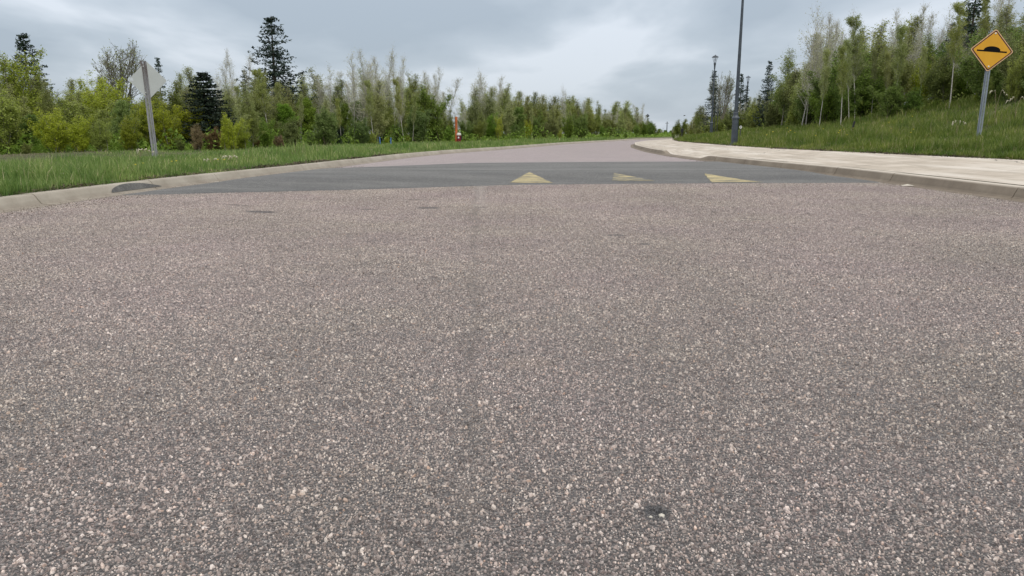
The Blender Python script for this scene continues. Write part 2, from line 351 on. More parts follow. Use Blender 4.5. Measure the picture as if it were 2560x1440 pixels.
def mat_bark(name, a, b, s=14):
    t = NT(name); P = t.obj()
    c = t.ramp(t.noise(s, 4, .7, t.map(P, scale=(1, 1, .35))), [(.35, a), (.65, b)])
    return t, c
t, c = mat_bark('bark_grey', (.14, .13, .10), (.27, .25, .20)); t.fin(c, .9)
t, c = mat_bark('bark_brown', (.05, .038, .028), (.11, .085, .06)); t.fin(c, .9)
t, c = mat_bark('bark_birch', (.36, .34, .30), (.60, .575, .53)); nb = t.noise(5, 3, .6, t.map(t.obj(), scale=(1, 1, 3.5)))
c = t.mix(t.rng(nb, .60, .66), c, (.10, .085, .07)); t.fin(c, .8)
t, c = mat_bark('twig_pale', (.36, .34, .31), (.54, .52, .48)); t.fin(c, .85)

def simple(name, col, rough=.5, metal=0, var=.12, scale=20, spec=.5):
    t = NT(name); c = t.mix(t.rng(t.noise(scale, 4, .6), .35, .7, 0, 1), tuple(x * (1 - var) for x in col), tuple(min(1, x * (1 + var)) for x in col))
    return t.fin(c, rough, metal=metal, spec=spec)
simple('lamp_paint', (.055, .068, .085), .45, 0, .3, 6); simple('lamp_glass', (.55, .58, .60), .15)
simple('sign_border', (.80, .50, .28), .45); simple('sign_black', (.008, .008, .009), .9, spec=.1); simple('sign_maroon', (.07, .012, .010), .5)
simple('bolt_metal', (.78, .77, .74), .35, .5); simple('plate_grey', (.52, .54, .53), .5, .1, .05, 3)
simple('sticker_white', (.62, .65, .68), .5); simple('post_orange', (.50, .13, .035), .6, 0, .25, 5)
simple('bin_maroon', (.17, .012, .022), .45); simple('bin_cream', (.62, .60, .55), .5); simple('black_plastic', (.015, .015, .017), .5)
simple('blue_paint', (.10, .22, .50), .5); simple('white_paint', (.75, .75, .74), .5); simple('dead_leaf', (.46, .43, .31), .7); simple('dead_stem', (.30, .24, .15), .8)
simple('dandelion_yellow', (.75, .60, .03), .6); simple('debris_brown', (.09, .065, .045), .9, 0, .4); simple('pale_debris', (.60, .56, .48), .9)
simple('dark_steel', (.05, .055, .06), .6)
t = NT('galvanised'); P = t.obj()
c = t.ramp(t.noise(9, 4, .7, t.map(P, scale=(1, 1, .25))), [(.3, (.20, .23, .27)), (.6, (.33, .37, .42)), (.8, (.44, .47, .52))])
t.fin(c, .5, metal=.25)
t = NT('galvanised_rusty'); P = t.obj(); z = t.sep(P)[2]
c = t.ramp(t.noise(9, 4, .7, t.map(P, scale=(1, 1, .25))), [(.3, (.24, .24, .25)), (.6, (.36, .36, .38)), (.8, (.46, .46, .47))])
rust = t.math('MULTIPLY', t.rng(z, 1.25, 2.3), t.rng(t.noise(14, 4, .7, t.map(P, scale=(1.5, 1, .2))), .35, .55))
c = t.mix(rust, c, (.085, .045, .035)); t.fin(c, .6, metal=.15)
t = NT('sign_orange'); c = t.mix(t.rng(t.noise(3, 4, .5, t.map(t.obj(), scale=(2, 1, .5))), .3, .7), (.70, .335, .012), (.78, .40, .022)); t.fin(c, .4)
t = NT('worn_yellow'); P = t.geo()
wr = t.math('SUBTRACT', t.noise(5, 5, .7, t.map(P, scale=(.6, 2.5, 1))), t.math('ADD', .0, t.math('MULTIPLY', t.rng(t.math('ABSOLUTE', t.math('SUBTRACT', t.sep(P)[0], 1.75)), .3, .7, 1, 0), .07))); c = t.ramp(wr, [(.36, (.15, .148, .13)), (.47, (.33, .28, .16)), (.60, (.52, .43, .22)), (.78, (.58, .50, .31))])
sp = t.vor(70, P); c = t.mix(t.rng(sp.outputs['Distance'], .15, .45, .8, 0), c, (.15, .145, .13)); t.fin(c, .8, t.noise(90, 3), .5, .004)

# ---------------------------------------------------------------- ground plan: curves X(Y)
LY = [-40, 5, 8.3, 11, 14.1, 21.8, 25.8, 31.5, 48, 62, 78.4, 91, 110, 130, 200]; LX = [-5.2, -4.92, -4.83, -4.55, -4.08, -3.22, -2.47, -.79, 3.3, 7.7, 13.0, 19, 32, 50, 120]
RY = [-40, 8, 12.6, 14.7, 18.3, 22, 27.7, 36.6, 45.4, 56.8, 66, 75, 90, 110, 130, 200]; RX = [5.62, 5.56, 5.66, 5.42, 5.2, 5.05, 5.25, 6.1, 7.5, 10.3, 15, 22, 38, 62, 90, 190]
BY = [-40, 11.6, 16.7, 20.8, 26.5, 36.7, 45.4, 56.8, 66, 75, 90, 110, 130, 200]; BX = [7.95, 7.9, 7.35, 7.05, 7.3, 8.15, 9.7, 12.6, 17.4, 24.6, 41, 65.5, 94, 195]
def smooth_curve(ys, xs):
    yy = np.arange(-40, 200.01, .25); xx = np.interp(yy, ys, xs)
    for w in (9, 9):
        k = np.ones(w) / w; pad = np.pad(xx, w // 2, mode='edge'); xx = np.convolve(pad, k, 'valid')
    return lambda Y: np.interp(Y, yy, xx)
Lb, Rb, Bk = smooth_curve(LY, LX), smooth_curve(RY, RX), smooth_curve(BY, BX)
KW = .34                                          # kerb with its gutter lip
KT = .11                                          # kerb top above the road
def kt_r(Y):                                      # the right kerb drops for a crossing
    Y = np.asarray(Y, float)
    d = np.clip((np.abs(Y - 22.2) - 1.9) / 1.3, 0, 1); d = d * d * (3 - 2 * d)
    return .025 + (.138 - .025) * d
def bump2(X, Y): return .03 * np.sin(X * .9 + 1.3 * np.sin(Y * .45)) + .025 * np.sin(Y * .8 + X * .3)
def ground_left(X, Y):
    d = Lb(Y) - X
    base = KT - .012 + np.clip(d, 0, 3) * .012 - np.clip(d - 4, 0, 14) * .006
    return base + bump2(X, Y) * np.clip(d / 2.5, 0, 1)
def ground_right(X, Y):
    d = X - Bk(Y)
    near = .285 + .12 * np.clip(d, 0, 3.2) + .235 * np.clip(d - 3.2, 0, 4.6) + .06 * np.clip(d - 7.8, 0, 12)
    midd = .285 + .115 * np.clip(d, 0, 12)
    k = np.clip((Y - 24) / 14., 0, 1); base = near * (1 - k) + midd * k
    far = np.clip((Y - 40) / 40., 0, 1); base = base * (1 - far) + (.285 + .055 * np.clip(d, 0, 7)) * far
    return base + bump2(X, Y) * np.clip(d / 3., 0, 1) * 1.3
def ground_z(X, Y):
    if X < Lb(Y): return float(ground_left(X, Y))
    if X > Bk(Y): return float(ground_right(X, Y))
    return 0.0
YR = np.concatenate([np.arange(-40, 0, 2.), np.arange(0, 40, .4), np.arange(40, 100, 1.), np.arange(100, 200.1, 5)])
def strip(name, m, fx, fz, us, ys=YR, parent=None, smooth=True):
    U = np.asarray(us, float); V = np.zeros((len(ys), len(U), 3))
    for j, y in enumerate(ys):
        X = fx(U, y); V[j, :, 0] = X; V[j, :, 1] = y; V[j, :, 2] = fz(X, np.full(len(U), y), U)
    n = len(U); a = (np.arange(len(ys) - 1)[:, None] * n + np.arange(n - 1)[None, :]).ravel()
    return np_mesh(name, V, np.stack([a, a + 1, a + n + 1, a + n], 1), m, smooth, parent)
# far ground
far = MB().add([(-1500, -1500, -.6), (1500, -1500, -.6), (1500, 1500, -.6), (-1500, 1500, -.6)], [(0, 1, 2, 3)]).build('ground', MATS['soil_and_thatch'])
tag(far, 'flat brown and green ground reaching the horizon behind the woods', 'ground', kind='structure')
road = strip('road', MATS['road_asphalt'], lambda u, y: Lb(y) + KW - .06 + u * (Rb(y) - Lb(y) - 2 * KW + .12), lambda X, Y, U: X * 0, np.linspace(0, 1, 21))
tag(road, 'wide pinkish grey chip asphalt road bending to the right', 'road', kind='structure')
dl = np.array([0, .1, .3, .6, 1, 1.6, 2.4, 3.4, 5, 7, 9, 12, 16, 22, 30, 45, 70, 120, 220])
vl = strip('verge', MATS['soil_and_thatch'], lambda u, y: Lb(y) + .01 - u, lambda X, Y, U: ground_left(X, Y) - (U < .05) * .03, dl)
tag(vl, 'flat grassy verge and field left of the road', 'verge', kind='structure')
vr = strip('grass_bank', MATS['soil_and_thatch'], lambda u, y: Bk(y) - .01 + u, lambda X, Y, U: ground_right(X, Y) - (U < .05) * .03, dl)
tag(vr, 'sloping grassy bank rising right of the pavement', 'bank', kind='structure')
sw = strip('pavement', MATS['sidewalk_concrete'], lambda u, y: Rb(y) + .004 + u * (Bk(y) - Rb(y) - .004), lambda X, Y, U: (kt_r(Y) + .003) * (1 - U) + .29 * U, np.linspace(0, 1, 9))
tag(sw, 'pale concrete pavement curving right between kerb and grass bank', 'pavement', kind='structure')

# kerbs: cast segments with open joints
def kerb(side, name, label, joints):
    root = empty(name, (0, 0, 0), label=label, cat='kerb', kind='structure')
    rnd = random.Random(5 if side < 0 else 9)
    for a, b in zip(joints[:-1], joints[1:]):
        L = b - a; gap = .007 + .00012 * max(a, 0); n = max(3, int(L / .35) + 1)
        ys = np.linspace(a + gap, b - gap, n); dz = rnd.uniform(-.004, .004)
        vs = []; fs = []
        for y in ys:
            kt = (KT if side < 0 else float(kt_r(y))) + dz
            xb = float(Lb(y) if side < 0 else Rb(y)); s = 1 if side < 0 else -1
            prof = [(.0, -.12), (.0, kt), (.095, kt), (.118, kt - .006), (.132, kt - min(.022, kt * .4)), (.172, .028 if kt > .05 else kt * .5), (.19, .010), (.22, .005), (KW, .0045), (KW, -.12)]
            for d, zz in prof: vs.append((xb + s * d, y, zz))
        k = 10
        for j in range(n - 1):
            for i in range(k): 
                q = (j * k + i, j * k + (i + 1) % k, (j + 1) * k + (i + 1) % k, (j + 1) * k + i); fs.append(q if side > 0 else q[::-1])
        fs.append(tuple(range(k))[::-1] if side > 0 else tuple(range(k))); fs.append(tuple(range((n - 1) * k, n * k)) if side > 0 else tuple(range((n - 1) * k, n * k))[::-1])
        o = MB().add(vs, fs).build('kerb_segment', MATS['kerb_concrete' if side < 0 else 'kerb_shaded_brown'], root)
    return root
jl = [-12, -9, -6, -3, 0, 3, 5.2, 7.35, 9.45, 11.05, 14.1, 17.0, 19.4, 21.8, 25.4, 28.5, 31.5, 34.5, 37.5, 41, 45, 49, 54, 60, 68, 78, 90, 108, 130]
jr = [-12, -9, -6, -3, 0, 3, 5.5, 8.0, 10.75, 12.6, 14.7, 16.6, 18.6, 21, 23.4, 25.8, 28, 31, 34, 37, 40.5, 45, 50, 56, 62, 70, 80, 95, 115, 130]
kerb_l = kerb(-1, 'kerb_left', 'rolled concrete kerb along the grassy left side of the road', jl)
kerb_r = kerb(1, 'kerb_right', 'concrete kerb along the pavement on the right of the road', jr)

# ---------------------------------------------------------------- speed hump
HX = [-4.62, -4.53, -1.9, -.08, 1.72, 5.3]; HN = [8.30, 8.40, 9.3, 10.12, 10.40, 10.60]
FX = [-4.62, -4.3, -2.0, -.8, 1.0, 4.7, 5.3]; FY = [12.5, 12.9, 15.0, 16.3, 16.7, 17.1, 17.2]
def sstep(x): x = np.clip(x, 0, 1); return x * x * (3 - 2 * x)
def hump_z(X, Y):
    yn, yf = np.interp(X, HX, HN), np.interp(X, FX, FY)
    z = .105 * sstep((Y - yn) / 1.35) * sstep((yf - Y) / 1.4)
    lx = Lb(Y) + KW - .03; rx = Rb(Y) - KW + .03
    return z * sstep((X - lx) / .9) * sstep((rx - X) / .8)
nu, nv = 90, 60
V = np.zeros((nv, nu, 3))
for j in range(nv):
    for i in range(nu):
        v = j / (nv - 1); u = i / (nu - 1); y = 12.0
        for _ in range(5):
            lx = float(Lb(y)) + KW - .10; rx = float(Rb(y)) - KW + .10
            x = lx + (rx - lx) * u; yn, yf = np.interp(x, HX, HN), np.interp(x, FX, FY); y = yn + (yf - yn) * v
        jit = .008 * math.sin(x * 41) + .012 * math.sin(x * 23) + .02 * math.sin(x * 7 + 1)
        if j == 0: y += jit
        V[j, i] = (x, y, float(hump_z(x, y)) + (.009 if 0 < j < nv - 1 and 0 < i < nu - 1 else -.004))
a = (np.arange(nv - 1)[:, None] * nu + np.arange(nu - 1)[None, :]).ravel()
hump = np_mesh('speed_hump', V, np.stack([a, a + 1, a + nu + 1, a + nu], 1), MATS['hump_asphalt'], True)
tag(hump, 'dark grey asphalt speed hump laid right across the pink road', 'speed hump', kind='structure')
for (ax, ay), (bx, by), (tx, ty), lb in (((-.03, 10.38), (.57, 10.40), (.26, 11.36), 'bright yellow painted triangle nearest the middle of the road'),
                                     ((1.44, 10.70), (2.06, 10.72), (1.56, 11.40), 'most worn yellow painted triangle, the middle one'),
                                     ((2.84, 10.58), (3.58, 10.62), (2.93, 11.40), 'yellow painted triangle closest to the pavement')):
    n = 14; vs = []; fs = []
    rnd = random.Random(int(ax * 100))
    for j in range(n + 1):
        s_ = j / n
        for i in range(n + 1 - j):
            u = 0 if j == n else i / (n - j)
            x = (ax + (bx - ax) * u) * (1 - s_) + tx * s_; y = (ay + (by - ay) * u) * (1 - s_) + ty * s_
            if i in (0, n - j) or j == 0: x += rnd.uniform(-.008, .008); y += rnd.uniform(-.008, .008)
            vs.append((x, y, float(hump_z(x, y)) + .009 + .004))
    idx = {}; c_ = 0
    for j in range(n + 1):
        for i in range(n + 1 - j): idx[(j, i)] = c_; c_ += 1
    for j in range(n):
        for i in range(n - j):
            fs.append((idx[(j, i)], idx[(j, i + 1)], idx[(j + 1, i)]))
            if i < n - j - 1: fs.append((idx[(j, i + 1)], idx[(j + 1, i + 1)], idx[(j + 1, i)]))
    o = MB().add(vs, fs).build('triangle_marking', MATS['worn_yellow'], hump); o['label'] = lb
# asphalt smeared up the left kerb at the end of the hump
vs = []; n = 26
for j in range(5):
    for i in range(n + 1):
        u = i / n; y = 8.55 + 1.05 * u; top = .078 * math.sin(math.pi * min(1, u ** .75)) ** .8
        zz = .024 + top * j / 4; xb = float(Lb(y))
        prof_z = [-.01, .010, .028, .088, .104, .110]; prof_d = [.34, .19, .172, .132, .118, .095]
        vs.append((xb + float(np.interp(max(zz, .0), prof_z, prof_d)) + .004, y, zz + .004))
fs = [(j * (n + 1) + i, j * (n + 1) + i + 1, (j + 1) * (n + 1) + i + 1, (j + 1) * (n + 1) + i) for j in range(4) for i in range(n)]
o = MB().add(vs, fs).build('asphalt_smear', MATS['hump_asphalt'], hump, smooth=True)

# ---------------------------------------------------------------- stone chips standing proud of the asphalt near the camera
def stone_tile(n_side, size, seed):
    g = np.random.default_rng(seed); N = n_side * n_side; cell = size / n_side
    gx, gy = np.meshgrid(np.arange(n_side), np.arange(n_side))
    X = ((gx.ravel() + .5) * cell + g.normal(0, .30, N) * cell) - size / 2; Y = ((gy.ravel() + .5) * cell + g.normal(0, .30, N) * cell) - size / 2
    r = .0014 + .0018 * g.random(N) + 0.0040 * g.random(N) ** 9
    hgt = r * (.25 + .62 * g.random(N)); k = 5
    a = g.random((N, 1)) * 6.283 + np.arange(k)[None] * (2 * np.pi / k) + g.normal(0, .24, (N, k))
    rr = r[:, None] * g.uniform(.70, 1.25, (N, k)); asp = g.uniform(.55, 1.0, N)[:, None]; th = g.random(N)[:, None] * np.pi
    def ring(sc, z, ox, oy):
        x = rr * sc * np.cos(a); y = rr * sc * np.sin(a) * asp
        return np.stack([X[:, None] + ox + x * np.cos(th) - y * np.sin(th), Y[:, None] + oy + x * np.sin(th) + y * np.cos(th), z], -1)
    tilt = g.normal(0, .26, (N, 2))
    zt = hgt[:, None] + (np.cos(a) * tilt[:, :1] + np.sin(a) * tilt[:, 1:]) * r[:, None]
    z0 = np.full((N, k), -.001); off = g.normal(0, .12, (2, N, 1)) * r[None, :, None]
    V = np.concatenate([ring(1, z0, 0, 0), ring(.64, zt, off[0], off[1])], 1)
    b = []
    for i in range(k):
        j = (i + 1) % k; b += [(i, j, k + j), (i, k + j, k + i)]
    b += [(k, k + 1, k + 2), (k, k + 2, k + 3), (k, k + 3, k + 4)]
    Fc = (np.arange(N)[:, None, None] * 2 * k + np.array(b)[None]).reshape(-1, 3)
    me = np_mesh('chip_tile', V.reshape(-1, 3), Fc, MATS['road_chips'], link=False)
    return bpy.data.objects.new('chip_tile', me)
tiles = bpy.data.collections.new('chip_tiles')            # geometry source only, not linked to the scene
for k in range(5): tiles.objects.link(stone_tile(84, .5, 100 + k))
pts = []; y = .45
rt = random.Random(8)
while y < 11.2:
    lx, rx = float(Lb(y)) + KW - .03, float(Rb(y)) - KW + .03
    a, b = max(lx, -(y + .5) * .78 - 1.6), min(rx, (y + .5) * .78 + 1.6)
    if y + .25 > 8.2:      # stop under the hump
        pass
    if a > lx and b < rx: a -= rt.random() * .45; n = math.ceil((b - a) / .497); st = .497
    else: n = max(1, math.ceil((b - a) / .5)); st = (b - a - .5) / max(1, n - 1)
    for i in range(n):
        x = a + .25 + st * i
        if y - .25 > np.interp(x, HX, HN) + .1: continue
        pts.append((x, y, 0))
    y += .497
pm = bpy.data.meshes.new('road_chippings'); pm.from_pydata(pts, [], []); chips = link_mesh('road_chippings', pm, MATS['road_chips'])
ng = bpy.data.node_groups.new('scatter_chips', 'GeometryNodeTree')
ng.interface.new_socket('Geometry', in_out='INPUT', socket_type='NodeSocketGeometry'); ng.interface.new_socket('Geometry', in_out='OUTPUT', socket_type='NodeSocketGeometry')
gi, go = ng.nodes.new('NodeGroupInput'), ng.nodes.new('NodeGroupOutput')
ci = ng.nodes.new('GeometryNodeCollectionInfo'); ci.inputs['Collection'].default_value = tiles; ci.inputs['Separate Children'].default_value = True; ci.inputs['Reset Children'].default_value = True
ip = ng.nodes.new('GeometryNodeInstanceOnPoints'); ip.inputs['Pick Instance'].default_value = True
ri = ng.nodes.new('FunctionNodeRandomValue'); ri.data_type = 'INT'; ri.inputs['Min'].default_value = 0; ri.inputs['Max'].default_value = 3; ri.inputs['Seed'].default_value = 4
mu = ng.nodes.new('ShaderNodeMath'); mu.operation = 'MULTIPLY'; mu.inputs[1].default_value = math.pi / 2
rv = ng.nodes.new('ShaderNodeCombineXYZ')
ng.links.new(gi.outputs[0], ip.inputs['Points']); ng.links.new(ci.outputs[0], ip.inputs['Instance'])
ng.links.new([q for q in ri.outputs if q.type == 'INT'][0], mu.inputs[0]); ng.links.new(mu.outputs[0], rv.inputs[2]); ng.links.new(rv.outputs[0], ip.inputs['Rotation'])
ng.links.new(ip.outputs[0], go.inputs[0])
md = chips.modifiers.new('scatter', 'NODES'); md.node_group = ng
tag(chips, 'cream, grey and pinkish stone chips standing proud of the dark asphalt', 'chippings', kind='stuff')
# two white chips in the tar spot
o = MB()
for (x, y, r) in ((.258, 1.258, .004), (.279, 1.262, .0065)):
    o.lathe([(r, -.001), (r * .9, r * .45), (r * .45, r * .75)], 5, (x, y, 0), rot=x * 50)
tag(o.build('pale_chips', MATS['pale_debris']), 'white stone chips stuck in the black tar spot near the camera', 'chippings', kind='stuff')

# ---------------------------------------------------------------- grass
def blades(name, n, side, seed, m, hmin, hmax, ymin, ymax, dmax, straw=False):
    g = np.random.default_rng(seed)
    Y = ymin * (ymax / ymin) ** (g.random(n) ** 1.0)
    w = .06 + g.random(n) ** 1.35 * 1.0
    d = .015 + (w - .06) * np.clip(dmax * np.clip(Y / 14, .45, 2.2), 0, 45) if not straw else (1.5 + g.random(n) * 9)
    X = (Lb(Y) - d) if side < 0 else (Bk(Y) + d)
    # drop what stands outside the view cone (with a margin) so the blades are spent where they show
    ok = (np.abs(X) < Y * .78 + 3.0); X, Y, d = X[ok], Y[ok], d[ok]
    clump = .5 + .5 * np.sin(X * 2.3 + 2 * np.sin(Y * 1.7)) * np.sin(Y * 2.9 + 1.5 * np.sin(X * 3.1))
    clump2 = .5 + .5 * np.sin(X * .83 + Y * .51 + 2)
    ok = g.random(len(X)) < (.35 + .65 * clump); X, Y, d, clump, clump2 = X[ok], Y[ok], d[ok], clump[ok], clump2[ok]
    N = len(X); Z = (ground_left(X, Y) if side < 0 else ground_right(X, Y)) - .01
    hh = (hmin + (hmax - hmin) * g.random(N) ** 1.2) * (.55 + .6 * clump) * (.7 + .5 * clump2) * np.clip(.40 + d * .9, .40, 1.0)
    if side < 0: hh *= np.clip(1.5 - d * .22, .42, 1) * (1 + .35 * np.clip(np.sin(X * 1.7 + Y * .9) * np.sin(Y * 1.3 + 1), 0, 1))
    wd = np.clip(.0034 + Y * .00050, .004, .026) * g.uniform(.7, 1.3, N)
    az = g.random(N) * 6.283; lean = g.normal(0, .28, N) + .15; laz = g.random(N) * 6.283
    dx, dy = np.cos(az) * wd, np.sin(az) * wd; lx, ly = np.cos(laz) * lean * hh, np.sin(laz) * lean * hh
    P = lambda fx, fz, s: np.stack([X + lx * fx + dx * s, Y + ly * fx + dy * s, Z + hh * fz], -1)
    V = np.stack([P(0, 0, -.5), P(0, 0, .5), P(.35, .55, -.38), P(.35, .55, .38), P(1.0, .95, 0)], 1)
    b = np.array([(0, 1, 3), (0, 3, 2), (2, 3, 4)]); Fc = (np.arange(N)[:, None, None] * 5 + b[None]).reshape(-1, 3)
    return np_mesh(name, V.reshape(-1, 3), Fc, MATS[m])
tag(blades('grass', 150000, -1, 1, 'grass_blades', .07, .27, 5.2, 75, 5.5), 'long green grass on the verge left of the road', 'grass', kind='stuff')
tag(blades('grass', 300000, 1, 2, 'grass_bank_blades', .09, .30, 8.0, 60, 8.5), 'long green grass on the bank right of the pavement', 'grass', kind='stuff')
tag(blades('dry_grass', 22000, -1, 5, 'straw_blades', .05, .15, 6.0, 26, 5, True), 'pale dry grass lying in the field behind the left verge', 'grass', kind='stuff')
tag(blades('dry_grass', 3500, 1, 6, 'straw_blades', .10, .34, 10, 34, 9), 'scattered straw coloured stalks on the right bank', 'grass', kind='stuff')
# dead thatch along the kerb and pavement edges
def thatch(name, n, fx, y0, y1, seed, label, zfun):
    g = np.random.default_rng(seed); Y = y0 + (y1 - y0) * g.random(n) ** 1.6
    Y = Y[g.random(n) < .25 + .75 * (np.sin(Y * 1.9 + 2 * np.sin(Y * .7)) > -.1)]; n = len(Y)
    X = fx(Y, g.random(n)); Z = zfun(X, Y) + g.random(n) * .05; az = g.random(n) * 6.283; L = g.uniform(.03, .10, n); w = np.clip(.0012 * Y, .006, .02)
    d = np.stack([np.cos(az) * L, np.sin(az) * L, g.normal(0, .35, n) * L], -1); s = np.stack([-np.sin(az) * w, np.cos(az) * w, g.normal(0, .4, n) * w], -1)
    C = np.stack([X, Y, Z], -1); V = np.stack([C - d * .5 - s * .5, C - d * .5 + s * .5, C + d * .6], 1)
    tag(np_mesh(name, V.reshape(-1, 3), np.arange(n * 3).reshape(-1, 3), MATS['debris_brown']), label, 'dead grass', kind='stuff')
thatch('dead_thatch', 9000, lambda Y, r: Lb(Y) + .04 - r * .30, 5.5, 22, 11, 'brown matted dead grass spilling over the left kerb', lambda X, Y: np.full(len(X), KT - .02))
thatch('dead_thatch', 11000, lambda Y, r: Bk(Y) - .07 + r * .28, 9, 45, 12, 'brown dead grass and soil along the back edge of the pavement', lambda X, Y: .265 + 0 * X)
# grit in the gutters
def grit(name, n, fx, y0, y1, seed, label, m):
    g = np.random.default_rng(seed); Y = y0 + (y1 - y0) * g.random(n) ** 1.4; X = fx(Y, g.random(n)); r = g.uniform(.003, .011, n) * (.6 + Y * .03)
    k = 4; a = g.random((n, 1)) * 6.28 + np.arange(k)[None] * 1.571
    base = np.stack([X[:, None] + r[:, None] * np.cos(a), Y[:, None] + r[:, None] * np.sin(a), np.full((n, k), .001)], -1)
    top = np.stack([X, Y, .004 + r * .7], -1)[:, None]
    V = np.concatenate([base, top], 1); b = np.array([(0, 1, 4), (1, 2, 4), (2, 3, 4), (3, 0, 4)])
    tag(np_mesh(name, V.reshape(-1, 3), (np.arange(n)[:, None, None] * 5 + b[None]).reshape(-1, 3), MATS[m]), label, 'grit', kind='stuff')
grit('gutter_grit', 1400, lambda Y, r: Lb(Y) + KW - .14 + r ** 2 * .55, 5.5, 16, 21, 'dark grit lying in the gutter below the left kerb', 'debris_brown')
grit('gutter_grit', 500, lambda Y, r: Rb(Y) - KW + .12 - r ** 2 * .35, 6, 24, 22, 'brown grit lying in the gutter below the right kerb', 'debris_brown')
grit('gutter_grit', 60, lambda Y, r: Rb(Y) - KW + .10 - r * .2, 8, 16, 23, 'pale stones lying in the gutter below the right kerb', 'pale_debris')

# ---------------------------------------------------------------- trees
class Tree:
    def __init__(s, seed): s.g = np.random.default_rng(seed); s.seg = []; s.leaf = []; s.twig = []
    def limb(s, p, d, L, r, n=5, wander=.12, up=.0, r1=.15):
        pts = [np.array(p, float)]; d = np.array(d, float); d /= np.linalg.norm(d)
        for i in range(n):
            d = d + s.g.normal(0, wander, 3) * (1, 1, .6) + np.array((0, 0, up)); d /= np.linalg.norm(d)
            q = pts[-1] + d * L / n
            s.seg.append((*pts[-1], *q, r * (1 - (1 - r1) * i / n), r * (1 - (1 - r1) * (i + 1) / n))); pts.append(q)
        return pts
    def meshes(s, name, leaf_size, bark, leafmat, asp=.8):
        A = np.array(s.seg); p0, p1 = A[:, :3], A[:, 3:6]; d = p1 - p0; d /= np.linalg.norm(d, axis=1)[:, None] + 1e-9
        ref = np.where(np.abs(d[:, 2:3]) < .9, (0, 0, 1.), (1., 0, 0)); u = np.cross(d, ref); u /= np.linalg.norm(u, axis=1)[:, None]; w = np.cross(d, u)
        thick = A[:, 6] > .012; out = []
        Vs = []; Fs = []; base = 0
        for msk, k in ((thick, 6), (~thick, 3)):
            if not msk.any(): continue
            P0, P1, U, Wv, r0, r1 = p0[msk], p1[msk], u[msk], w[msk], A[msk, 6], A[msk, 7]; N = len(P0)
            ring = lambda P, r: np.stack([P + r[:, None] * (U * math.cos(6.2832 * i / k) + Wv * math.sin(6.2832 * i / k)) for i in range(k)], 1)
            V = np.concatenate([ring(P0, r0), ring(P1, r1)], 1).reshape(-1, 3)
            b = []
            for i in range(k):
                j = (i + 1) % k; b += [(i, j, k + j), (i, k + j, k + i)]
            Vs.append(V); Fs.append((np.arange(N)[:, None, None] * 2 * k + np.array(b)[None]).reshape(-1, 3) + base); base += len(V)
        tm = np_mesh(name + '_trunk', np.concatenate(Vs), np.concatenate(Fs), bark, True, link=False)
        C = np.array(s.leaf); N = len(C); g = s.g
        a = g.normal(0, 1, (N, 3)); a /= np.linalg.norm(a, axis=1)[:, None]; b = g.normal(0, 1, (N, 3)); b -= a * (a * b).sum(1)[:, None]; b /= np.linalg.norm(b, axis=1)[:, None]
        sz = leaf_size * g.uniform(.6, 1.3, N)[:, None]
        V = np.stack([C + a * sz * .6, C - a * sz * .4 + b * sz * .5 * asp, C - a * sz * .4 - b * sz * .5 * asp], 1)
        cm = np_mesh(name + '_crown', V.reshape(-1, 3), np.arange(3 * N).reshape(-1, 3), leafmat, link=False)
        return tm, cm

def rdir(g, tilt):            # unit vector tilted from vertical
    a = g.random() * 6.283; return np.array((math.sin(tilt) * math.cos(a), math.sin(tilt) * math.sin(a), math.cos(tilt)))
def broadleaf(seed, H, r0, nbr, start, blen, tilt, ntw, twl, nleaf, dens, spread=.03, stems=1, stemlean=.0, wander=.05, up=.06, fork=0):
    """dens(t): leafiness at relative height t; blen(t): branch length in H; returns Tree"""
    T = Tree(seed); g = T.g
    for s_ in range(stems):
        hs = H * (1 if stems == 1 else g.uniform(.55, 1.0)); base = np.array((0, 0, 0.)) if stems == 1 else np.append(g.normal(0, .05 * H, 2), 0)
        d0 = rdir(g, abs(g.normal(0, stemlean)) + (0 if stems == 1 else .08)); nn = 12
        pts = T.limb(base - d0 * .05, d0, hs, r0 * (1 if stems == 1 else .6), nn, wander, .04, .12)
        for b in range(int(nbr / stems)):
            t = start + (1 - start) * (g.random() ** .85); t = min(t, .985); i = min(int(t * nn), nn - 1); fr = t * nn - i
            p = pts[i] * (1 - fr) + pts[i + 1] * fr; L = hs * blen(t) * g.uniform(.6, 1.15)
            bd = rdir(g, R(tilt * g.uniform(.7, 1.35)))
            bp = T.limb(p, bd, L, max(.004, r0 * .36 * (1 - t * .7)), 4, .13, up, .2)
            for k in range(ntw):
                q = g.random() ** .7; ii = min(int(q * 4), 3); fr = q * 4 - ii; pp = bp[ii] * (1 - fr) + bp[ii + 1] * fr
                td = (bp[ii + 1] - bp[ii]); td = td / np.linalg.norm(td) + g.normal(0, .55, 3) + (0, 0, .25)
                tl = twl * H * g.uniform(.5, 1.2) * (1 - .4 * t)
                tp = T.limb(pp, td, tl, .0027, 2, .18, .05, .5)
                m = int(nleaf * dens(t, g) + g.random())
                for _ in range(m):
                    f = g.random(); e = tp[0] * (1 - f) + tp[2] * f; T.leaf.append(e + g.normal(0, spread, 3))
    if not T.leaf: T.leaf.append(pts[-1])
    return T
